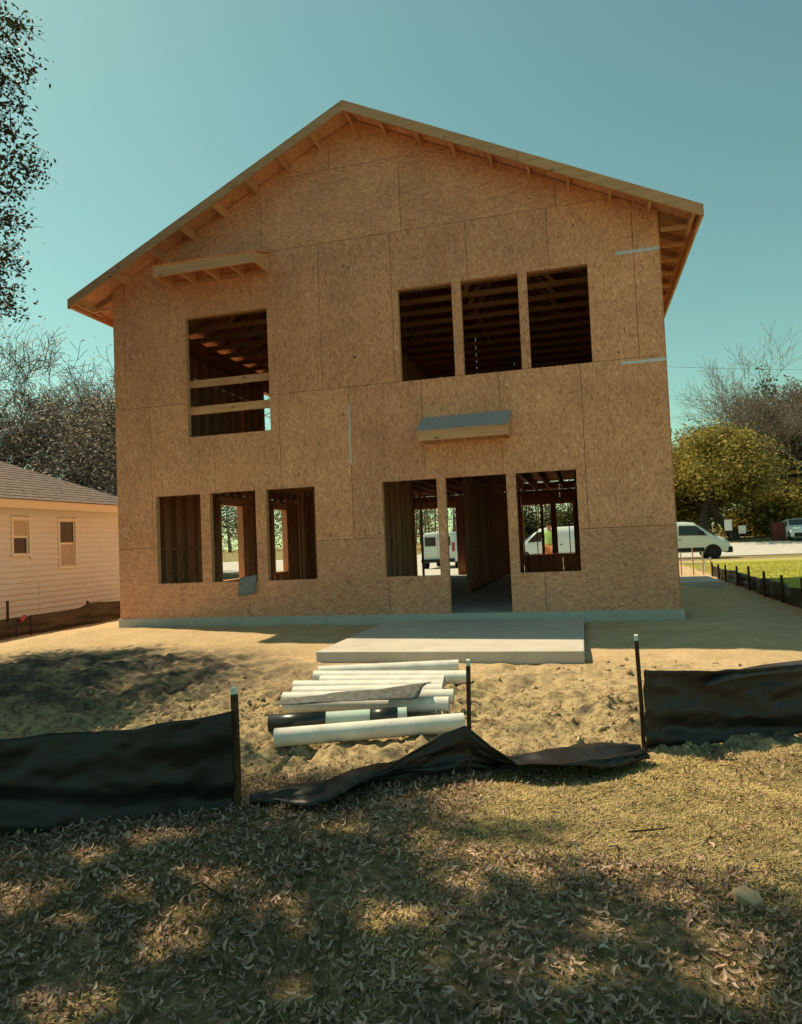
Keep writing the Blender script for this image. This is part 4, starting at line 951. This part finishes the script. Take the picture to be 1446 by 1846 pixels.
place(oakB, 19.6, 48.6, 9.2, 1.9, 'yellow-green leafy tree right of the van between the two white signs', GR, sx=1.2)
bare = make_tree('bare_tree', 21, 5.0, 0.3, 5, [3, 3, 3, 3, 2], 0.62, 0.06, 0.12, M['pink_twig'], 7000, 0.2, 0.16, M['bark_pale'], aspect=0.16)
place(bare, 25.5, 66, 19, 0.3, 'tall bare grey tree rising behind the yellow-green trees', GR)
def clone(src, *a, **k): return place(copy_tree(src), *a, **k)
clone(bare, 30.0, 63, 19.5, 2.0, 'tall bare tree at the right edge of the sky', GR)
clone(bare, 22.0, 72, 15.5, 4.0, 'slimmer bare tree just left of the tallest bare one', GR)
clone(bare, 34.0, 72, 20, 5.2, 'bare tree at the far right behind the brick pier', GR)
ever = make_tree('evergreen_tree', 31, 4.4, 0.26, 4, [4, 3, 3, 2], 0.7, 0.06, 0.14, M['oak_leaf'], 22000, 0.26, 0.4, M['bark'])
place(ever, 31.5, 70, 17.5, 0.7, 'dark evergreen tree between the bare trees on the right', GR)
bush = make_tree('shrub', 41, 1.0, 0.07, 3, [5, 4, 3], 1.0, 0.05, 0.2, M['yellow_leaf'], 9000, 0.2, 0.3, M['bark'], fork=3)
place(bush, 23.5, 54, 3.6, 0, 'yellow-green shrub behind the brick pier', 'shrubs across the road', 'shrub', 1.2)
for (x, y, h, rz, lab) in [(21.5, 58, 2.2, 1, 'low shrub between the two trees across the road'), (27, 56, 4.4, 2, 'tall shrub at the right edge behind the white car'), (15.5, 56, 3.2, 3, 'shrub behind the roof of the white van')]:
    clone(bush, x, y, h, rz, lab, 'shrubs across the road', 'shrub', sx=1.3)
dbush = make_tree('shrub', 43, 1.0, 0.07, 3, [5, 4, 3], 1.0, 0.05, 0.2, M['oak_leaf'], 9000, 0.2, 0.3, M['bark'], fork=3)
place(dbush, 24.8, 57.5, 4.6, 0, 'dark green shrub behind the brick pier and car', 'shrubs across the road', 'shrub', 1.4)
for (x, y, h, rz, lab) in [(29.5, 58, 5, 1, 'dark green shrub far right across the road'), (17.2, 62, 2.6, 2, 'dark green shrub in the gap behind the tree trunks'), (6.5, 54, 3.0, 4, 'green shrub seen through the right window hole above the van'), (1.0, 55, 3.4, 5, 'green shrub seen above the rear of the van in the doorway'), (-9.2, 15.4, 1.8, 2.5, 'dark shrub seen through the left window holes')]:
    clone(dbush, x, y, h, rz, lab, 'shrubs across the road', 'shrub', sx=1.35)
for i, (x, y, h, rz) in enumerate([(8.5, 62, 15, 1.2), (2.5, 60, 14, 2.6), (-3.5, 64, 15, 3.9), (-9.5, 58, 15, 5.0), (13.5, 66, 11, 0.4)]):
    clone(bare, x, y, h, rz, 'bare tree across the road seen only through the house openings', 'bare trees behind the house')
nw = np.random.default_rng(77); segs = []; lp = []
for i in range(150):
    x = nw.uniform(-45, 75); y = nw.uniform(76, 92); h = nw.uniform(6, 10.5) + (2.5 if x > 22 else 0); z0 = gz1(x, y)
    segs.append((Vector((x, y, z0 - 0.3)), Vector((x + nw.normal(0, 0.4), y, z0 + h * 0.95)), 0.16, 0.03))
    for k in range(9):
        zz = z0 + h * nw.uniform(0.25, 0.9); a = nw.uniform(0, 6.28); segs.append((Vector((x, y, zz)), Vector((x + math.cos(a) * 1.8, y + math.sin(a) * 1.8, zz + 1.4)), 0.04, 0.015))
    m_ = 330; lp.append(np.array([x, y, z0 + h * 0.5]) + nw.normal(size=(m_, 3)) * np.array([1.6, 1.4, h * 0.26]))
lp = np.concatenate(lp); lp = lp[lp[:, 2] > 0.6]
wood = leaf_mesh('distant_woodland', lp, 0.34, leafm('woodland_leaf', [(0.06, 0.065, 0.025), (0.14, 0.12, 0.06), (0.22, 0.18, 0.1), (0.25, 0.2, 0.14)], trans=0.3, noise_scale=0.12), None, 0.6, rg=nw)
tag(wood, 'hazy mass of woodland far behind the road', 'woodland', kind='stuff'); wt = seg_mesh('trunks', segs, M['bark_pale'], wood); wt['kind'] = 'stuff'
GL = 'grey trees behind the neighbouring house'
gry = make_tree('moss_grey_tree', 51, 3.8, 0.34, 5, [4, 3, 3, 3, 2], 0.75, 0.02, 0.2, M['grey_leaf'], 14000, 0.15, 0.26, bark('grey_bark', (0.15, 0.125, 0.105)), aspect=0.25)
place(gry, -16.6, 22.8, 12.8, 0.2, 'grey mossy tree with the thickest dark trunk, next to the house corner', GL)
for (x, y, h, rz, s, lab) in [(-22.5, 22.5, 13.2, 2.1, 1.0, 'grey mossy tree at the left, over the hip roof'), (-15.5, 27.5, 13.2, 4.0, 0.95, 'grey tree tucked against the left edge of the unfinished house'), (-26, 24, 15.5, 5.1, 1.0, 'grey tree farthest left behind the neighbouring house'), (-20, 30, 13, 1.0, 1.0, 'grey tree farther back between the other grey trees')]:
    clone(gry, x, y, h, rz, lab, GL, sx=s)
b2 = clone(bare, -24.5, 27, 16.5, 3.0, 'thin bare tree poking above the grey trees on the left', GL)

# the near tree whose crown shades the foreground (its edge shows at the top left)
NT_ = empty('oak_tree', (-1.6, -8.6, gz1(-1.6, -8.6))); tag(NT_, 'near oak tree whose leafy branch tips hang in from the top left edge', 'tree')
nr = np.random.default_rng(99); rg = random.Random(99)
tx_, ty_, tz_ = SUN_TRAVEL
cl = []
tries = 0
def proj_px(P):
    d = P - np.array(CAM); z = d @ np.array(fw); return 723 + F_PX * (d @ np.array(r2)) / z, 923 - F_PX * (d @ np.array(u2)) / z, z
cell = {}
while len(cl) < 1150 and tries < 120000:
    tries += 1
    k = rg.random()
    if k < 0.8: c0, rad = (1.6, -7.2, 6.4), (4.6, 4.6, 3.0)
    else: c0, rad = (-2.2, -2.6, 6.0), (2.6, 1.9, 1.8)
    q = nr.normal(size=3); q /= np.linalg.norm(q); q *= nr.random() ** 0.4
    P = np.array(c0) + q * np.array(rad)
    if P[2] < 2.6: continue
    t = (P[2] + 0.4) / -tz_; gxp, gyp = P[0] + tx_ * t, P[1] + ty_ * t
    edge = 0.25 * math.sin(gxp * 5.1) + 0.2 * math.sin(gyp * 7 + gxp * 3)
    if not (2.2 < gxp < 10.6 and gyp > -9.9) and k < 0.8 and rg.random() < 0.8: continue
    if gxp > 7.2 + edge and gyp > -7.5 + edge * 0.5: continue          # the sunny corner of the lawn
    if 3.9 < gxp and gyp > -6.55 + edge * 0.7: continue                       # pipes and churned strip stay in the sun
    if gyp > -1.75 or (gxp < 0.6 and gyp > -4.6): continue
    if gxp < 4 and gyp > -5 and vnoise(gxp * 1.6, gyp * 1.6, 5) < 0.3: continue
    if gyp < -6.5 and vnoise(gxp * 1.9, gyp * 3.0, 17) > 0.7: continue      # gaps that let the sun through
    px, py, z = proj_px(P)
    if z > 0.3:
        mpx = F_PX * 0.42 / z
        if px > -mpx * 0.9 and px < 1446 + 2 * mpx and py > -mpx * 1.9 and py < 1846: continue
    key = (int(gxp / 0.5), int(gyp / 0.5)); 
    if cell.get(key, 0) >= 13: continue
    cell[key] = cell.get(key, 0) + 1
    cl.append(P)
back = []
for _ in range(110):      # unseen clumps added behind the camera to block skylight on the foreground
    q = nr.normal(size=3); q /= np.linalg.norm(q); q *= nr.random() ** 0.35; P = np.array((4.5, -14.0, 8.0)) + q * np.array((7.5, 4.2, 2.2))
    if proj_px(P)[2] < -0.5: back.append(P)
cl += back
# sprays that reach into the frame
for (px, py, d) in [(8, 60, 6.6), (22, 100, 6.4), (30, 45, 6.7), (5, 150, 6.3), (40, 130, 6.5), (18, 190, 6.2), (0, 235, 6.4), (25, 245, 6.3), (42, 300, 6.6), (60, 312, 6.6), (10, 285, 6.2), (20, 345, 6.6), (0, 330, 6.1), (28, 395, 7), (5, 405, 6.8), (12, 450, 7.2), (0, 490, 7.2), (26, 470, 7.2), (15, 520, 7.3), (0, 550, 7.3), (22, 555, 7.4), (-15, 20, 6.5), (-20, 120, 6.4), (-25, 210, 6.4), (-20, 380, 6.6), (-20, 460, 6.8), (-20, 530, 7)]:
    v = fw + r2 * ((px - 723) / F_PX) + u2 * ((923 - py) / F_PX); cl.append(np.array(CAM + v * d))
cl = np.array(cl); nvis = 27
big, sm = cl[:-nvis], cl[-nvis:]
pos = np.concatenate([np.repeat(big, 95, 0) + nr.normal(size=(len(big) * 95, 3)) * np.array([0.2, 0.2, 0.16])])
GAPS = [(5.63, -7.41, 0.15), (5.79, -7.23, 0.1), (6.19, -7.79, 0.12), (5.45, -7.67, 0.1), (5.39, -8.08, 0.18), (5.75, -8.23, 0.08), (6.24, -8.1, 0.09), (6.28, -8.31, 0.12), (6.61, -7.97, 0.08), (7.09, -7.96, 0.13), (6.86, -8.45, 0.08), (6.18, -8.74, 0.14), (7.31, -6.46, 0.2), (7.13, -7.25, 0.14), (7.56, -7.37, 0.2), (7.73, -7.02, 0.2), (6.67, -7.1, 0.13), (7.95, -7.93, 0.1), (8.41, -7.94, 0.13), (8.35, -8.17, 0.13), (7.39, -7.67, 0.1), (6.14, -7.1, 0.1), (7.87, -8.2, 0.1), (8.28, -7.62, 0.09), (5.85, -7.95, 0.1)]
tt = (pos[:, 2] + 0.41) / -tz_; sx_, sy_ = pos[:, 0] + tx_ * tt, pos[:, 1] + ty_ * tt
keep = np.ones(len(pos), bool)
for (a, b, c) in GAPS:
    an = np.arctan2(sy_ - b, sx_ - a); keep &= ((sx_ - a) / 1.35) ** 2 + (sy_ - b) ** 2 > (c * 0.85 * (1 + 0.3 * np.sin(an * 3 + a * 9) + 0.2 * np.sin(an * 7 + b * 5))) ** 2
pos = pos[keep]
pos2 = np.repeat(sm, 100, 0) + nr.normal(size=(len(sm) * 100, 3)) * np.array([0.095, 0.095, 0.08])
leaf_mesh('crown', np.concatenate([pos, pos2]), np.r_[np.full(len(pos), 0.09), np.full(len(pos2), 0.052)][:, None], M['near_leaf'], None, 0.45, rg=nr)
crown = C.objects[-1] if False else bpy.data.objects['crown'] if False else None
crown = [o for o in bpy.data.objects if o.name.startswith('crown') and o.parent is None][0]
segs = []
base = Vector((-1.6, -8.6, -0.6)); hub = [Vector((-1.5, -8.5, 1.2)), Vector((-1.2, -8.2, 2.8)), Vector((-0.8, -7.6, 4.2))]
chain = [base] + hub
for i in range(3): segs.append((chain[i], chain[i + 1], 0.36 - 0.06 * i, 0.30 - 0.06 * i))
nodes = [(Vector(hub[2]), 0.17), (Vector(hub[1]), 0.2)]
order = sorted(range(len(cl)), key=lambda i: (Vector(cl[i]) - hub[2]).length)
for i in order:
    P = Vector(cl[i]); best = min(nodes, key=lambda n: (n[0] - P).length + 0.35 * (n[0] - hub[2]).length * 0.2)
    a = best[0]; r0 = min(best[1] * 0.8, 0.012 + 0.02 * (P - a).length); mid = (a + P) / 2 + Vector((rg.gauss(0, 0.06), rg.gauss(0, 0.06), rg.gauss(0, 0.06)))
    segs.append((a, mid, max(r0, 0.007), max(r0 * 0.8, 0.006))); segs.append((mid, P, max(r0 * 0.8, 0.006), max(r0 * 0.6, 0.004))); nodes.append((P, max(r0 * 0.8, 0.006)))
    for _ in range(5): segs.append((P, P + Vector((rg.gauss(0, 0.12), rg.gauss(0, 0.12), rg.gauss(0, 0.1))), 0.004, 0.002))
tk = seg_mesh('trunk', segs, M['bark'], None)
at_root(NT_, [crown, tk])

# ------------------------------------------------------------------ ground litter
def gzi(x, y):
    ix = np.clip(np.searchsorted(gx, x) - 1, 0, NX - 2); iy = np.clip(np.searchsorted(gy, y) - 1, 0, NY - 2)
    fx = (x - gx[ix]) / (gx[ix + 1] - gx[ix]); fy = (y - gy[iy]) / (gy[iy + 1] - gy[iy])
    return (GZ[iy, ix] * (1 - fx) + GZ[iy, ix + 1] * fx) * (1 - fy) + (GZ[iy + 1, ix] * (1 - fx) + GZ[iy + 1, ix + 1] * fx) * fy
nr = np.random.default_rng(5)
def scatter(n, x0, x1, y0, y1, dens):
    X = nr.uniform(x0, x1, n * 3); Y = nr.uniform(y0, y1, n * 3); k = nr.random(n * 3) < dens(X, Y); return X[k][:n], Y[k][:n]
def lawn_d(X, Y): return masks(X, Y)[0]
# grass blades and straw
def blades(name, X, Y, h, w, lean, mat, label, cat, zoff=0.0):
    n = len(X); Z = gzi(X, Y) + zoff; a = nr.uniform(0, 2 * np.pi, n); H = h * nr.uniform(0.4, 1.3, n); lx = np.cos(a + 1.3) * H * lean * nr.uniform(0.3, 1.6, n); ly = np.sin(a + 1.3) * H * lean * nr.uniform(0.3, 1.6, n)
    b = np.stack([X, Y, Z - 0.004], -1); s = np.stack([np.cos(a) * w, np.sin(a) * w, 0 * a], -1); tip = b + np.stack([lx, ly, H], -1); mid = b + np.stack([lx * 0.35, ly * 0.35, H * 0.62], -1)
    v = np.stack([b - s, b + s, mid + s * 0.7, tip, mid - s * 0.7], 1).reshape(-1, 3); i = np.arange(n)[:, None] * 5
    o = np_mesh(name, v, i + np.array([[0, 1, 2, 3, 4]]), mat); tag(o, label, cat, kind='stuff'); return o
def sunny(X, Y): return sstep(6.9, 7.5, X + 0.8 * fbm(X * 2, Y * 2, 33)) * sstep(-7.9, -7.2, Y + 0.6 * fbm(X * 2 + 9, Y * 2, 35))  # dry grass packed into the lit corner, its pale colour adding painted sunlight
X, Y = scatter(60000, 4.2, 10.6, -9.6, -5.2, lambda X, Y: lawn_d(X, Y) * np.clip(0.4 + 2.2 * fbm(X * 1.6, Y * 1.6, 14) + 0.25 * fbm(X * 6, Y * 6, 15), 0.03, 1) * (1 - 0.5 * sunny(X, Y)))
blades('lawn_grass', X, Y, 0.032, 0.0016, 0.9, M['grass'], 'short patchy green grass among the leaves in the foreground', 'grass')
drym = leafm('dry_grass', [(0.56, 0.43, 0.2), (0.7, 0.55, 0.27), (0.78, 0.63, 0.35), (0.58, 0.5, 0.2)], trans=0.3, noise_scale=1.3)
X, Y = scatter(150000, 4.2, 10.8, -9.6, -4.2, lambda X, Y: lawn_d(X, Y) * np.clip(0.95 * sunny(X, Y) + np.clip(3.0 * fbm(X * 2.1, Y * 2.1, 44) - 0.25, 0, 0.8), 0, 1))
blades('dry_grass', X, Y, 0.012, 0.0034, 3.2, drym, 'dry yellow grass packed over the sunny part of the lawn to brighten it', 'grass')
X, Y = scatter(26000, -3, 11.5, -7.0, -2.6, lambda X, Y: np.clip(masks(X, Y)[1] * (0.3 + 2.2 * fbm(X * 2, Y * 2, 19)), 0, 1))
straw = leafm('straw', [(0.22, 0.15, 0.07), (0.4, 0.3, 0.15), (0.55, 0.44, 0.25)], trans=0.15, noise_scale=2)
blades('dead_grass', X, Y, 0.02, 0.0018, 2.4, straw, 'dead straw scattered over the churned soil', 'straw')
X, Y = scatter(45000, 11.95, 22, -2, 22, lambda X, Y: 0.9 + 0 * X)
blades('green_lawn', X, Y, 0.06, 0.005, 0.5, M['green_grass'], 'bright green lawn grass beyond the right-hand fence', 'grass')
# leaves
def leaf_shape(L, curl, twist):
    v = []; n = 5
    for i in range(n):
        t = i / (n - 1); w = 0.15 * L * math.sin(math.pi * (0.08 + 0.86 * t)) ** 0.8
        z = curl * L * (abs(t - 0.5) * 2) ** 2; x = (t - 0.5) * L; y0 = twist * L * (t - 0.5) ** 2 * 2
        v += [(x, y0 - w, z + 0.12 * L * curl + w * 0.35), (x, y0, z), (x, y0 + w, z + w * 0.35)]
    f = []
    for i in range(n - 1):
        for j in range(2): a = i * 3 + j; f.append((a, a + 1, a + 4, a + 3))
    return np.array(v), np.array(f)
shapes = [leaf_shape(1.0, c, t) for c, t in ((0.12, 0.3), (0.3, -0.2), (0.02, 0.5), (0.5, 0.1), (0.2, -0.5))]
def leaf_xf(n, X, Y):
    Z = gzi(X, Y) + nr.uniform(0.006, 0.022, n); a = nr.uniform(0, 2 * np.pi, n); tx = nr.normal(0, 0.35, n); ty = nr.normal(0, 0.35, n)
    ca, sa = np.cos(a), np.sin(a); R = np.zeros((n, 3, 3))
    ex = np.stack([ca * np.cos(ty), sa * np.cos(ty), np.sin(ty)], -1); ey = np.stack([-sa * np.cos(tx), ca * np.cos(tx), np.sin(tx)], -1); ez = np.cross(ex, ey); ez /= np.linalg.norm(ez, axis=1, keepdims=True); ey = np.cross(ez, ex)
    return np.stack([X, Y, Z], -1), np.stack([ex, ey, ez], -1)
LITD = lambda X, Y: np.clip(lawn_d(X, Y) * (0.75 + 1.5 * fbm(X * 1.6, Y * 1.6, 24)) * np.where((X > 7.3) & (Y > -7.3), 0.16, 1.0) + 0.03 * (Y < -4.5), 0, 1)
X, Y = scatter(34000, 3.8, 10.8, -9.7, -4.6, LITD)
n = len(X); T, R = leaf_xf(n, X, Y); S = 0.018 + 0.034 * nr.random(n) ** 1.4; which = nr.integers(0, 5, n); vs = []; fs = []; base = 0
for k, (sv, sf) in enumerate(shapes):
    s_ = which == k; m_ = s_.sum(); v = np.einsum('nij,vj->nvi', R[s_], sv) * S[s_][:, None, None] + T[s_][:, None]
    fs.append((sf[None] + (np.arange(m_) * len(sv))[:, None, None]).reshape(-1, 4) + base); vs.append(v.reshape(-1, 3)); base += m_ * len(sv)
lit = np_mesh('leaf_litter', np.concatenate(vs), np.concatenate(fs), M['litter'], smooth=True); tag(lit, 'brown fallen leaves strewn over the foreground lawn', 'leaves', kind='stuff')
leaf_me = []
for k, (sv, sf) in enumerate(shapes):
    me = bpy.data.meshes.new('fallen_leaf'); me.from_pydata([tuple(p) for p in sv], [], [tuple(f) for f in sf]); t = None
    me.polygons.foreach_set('use_smooth', [True] * len(me.polygons)); leaf_me.append(me)
def obj_leaf():
    t = NT('single_leaf'); t.rough(0.6, 0.25); oi = t.n('ShaderNodeObjectInfo')
    t.col(t.ramp(oi.outputs['Random'], [(0, (0.15, 0.08, 0.055)), (0.35, (0.27, 0.165, 0.12)), (0.7, (0.4, 0.275, 0.21)), (0.9, (0.56, 0.42, 0.33)), (1, (0.22, 0.1, 0.05))])); return t.m
lm = obj_leaf()
for me in leaf_me: me.materials.append(lm)
X, Y = scatter(300, 6.2, 9.0, -9.0, -7.3, lambda X, Y: np.where((X > 7.3) & (Y > -7.45), 0.1, 1.0))
T, R = leaf_xf(len(X), X, Y)
for i in range(len(X)):
    o = bpy.data.objects.new('fallen_leaf', leaf_me[i % 5]); s = float(nr.uniform(0.032, 0.052)); m4 = Matrix([list(map(float, R[i][r])) + [0] for r in range(3)] + [[0, 0, 0, 1]])
    o.matrix_world = Matrix.Translation([float(T[i][0]), float(T[i][1]), float(T[i][2]) + 0.006]) @ m4 @ Matrix.Scale(s, 4)
    link(o); tag(o, 'curled brown oak leaf lying on the foreground lawn', 'leaf', 'fallen leaves on the foreground lawn')
# clods of soil
bm = bmesh.new(); bmesh.ops.create_icosphere(bm, subdivisions=2, radius=1.0); bm.verts.ensure_lookup_table()
iv = np.array([v.co[:] for v in bm.verts]); itri = np.array([[v.index for v in f.verts] for f in bm.faces]); bm.free()
X, Y = scatter(5200, -3, 11.2, -6.9, -2.4, lambda X, Y: np.clip(masks(X, Y)[1] * (1 - masks(X, Y)[2]) * (0.25 + 2.4 * fbm(X * 1.9, Y * 1.9, 29)), 0, 1))
n = len(X); S = 0.006 + 0.026 * nr.random(n) ** 4; Z = gzi(X, Y) + S * 0.05
nz = 1 + 0.55 * (nr.random((n, len(iv))) - 0.5) * 2
v = iv[None] * nz[:, :, None] * S[:, None, None] * nr.uniform(0.6, 1.3, (n, 1, 3)) + np.stack([X, Y, Z], -1)[:, None]
clm = leafm('soil_clod', [(0.26, 0.19, 0.11), (0.42, 0.325, 0.185), (0.54, 0.43, 0.25)], 0.95, 0.0, 2.0)
cd = np_mesh('soil_clods', v.reshape(-1, 3), (itri[None] + (np.arange(n) * len(iv))[:, None, None]).reshape(-1, 3), clm, smooth=True); tag(cd, 'clods of churned sandy soil in front of the patio', 'soil', kind='stuff')
# the flat pale rock and a few sticks
mb = MB(); rp = [(-0.062, -0.02), (-0.03, -0.042), (0.048, -0.034), (0.064, 0.006), (0.03, 0.04), (-0.045, 0.034)]
mb.add([(x, y, -0.03) for x, y in rp] + [(x * 0.93, y * 0.92, 0.016 + 0.006 * math.sin(i * 2.1)) for i, (x, y) in enumerate(rp)], [tuple(range(5, -1, -1)), tuple(range(6, 12))] + [(i, (i + 1) % 6, 6 + (i + 1) % 6, 6 + i) for i in range(6)])
rk = bevel(mb.build('flat_rock', M['rock']), 0.006, 2); rk.location = (8.53, -7.62, gz1(8.53, -7.62) + 0.03); rk.rotation_euler = (0.25, 0.15, -0.7); tag(rk, 'flat pale rock half buried in leaves at the lower right', 'rock')
for k, (x, y, L, a, lab) in enumerate([(8.1, -7.0, 0.22, 0.3, 'short dark stick on the sunny part of the lawn'), (7.0, -8.3, 0.25, 1.9, 'thin stick among the leaves in the lower middle'), (6.4, -8.0, 0.3, 2.7, 'thin stick among the leaves at the lower left')]):
    mb = MB(); z = float(gzi(np.array([x]), np.array([y]))[0]) + 0.02; p = Vector((x, y, z)); d = Vector((math.cos(a), math.sin(a), 0.04))
    q = p + d * L * 0.55 + Vector((0.01, -0.012, 0.004)); mb.tube(p, q, 0.006, 0.005, 6); mb.tube(q, q + (d + Vector((0.15, 0.1, 0))).normalized() * L * 0.45, 0.005, 0.003, 6); mb.tube(q, q + Vector((-d.y, d.x, 0.2)) * 0.06, 0.003, 0.002, 5)
    tag(mb.build('stick', M['bark'], None, True), lab, 'stick')
trimh()
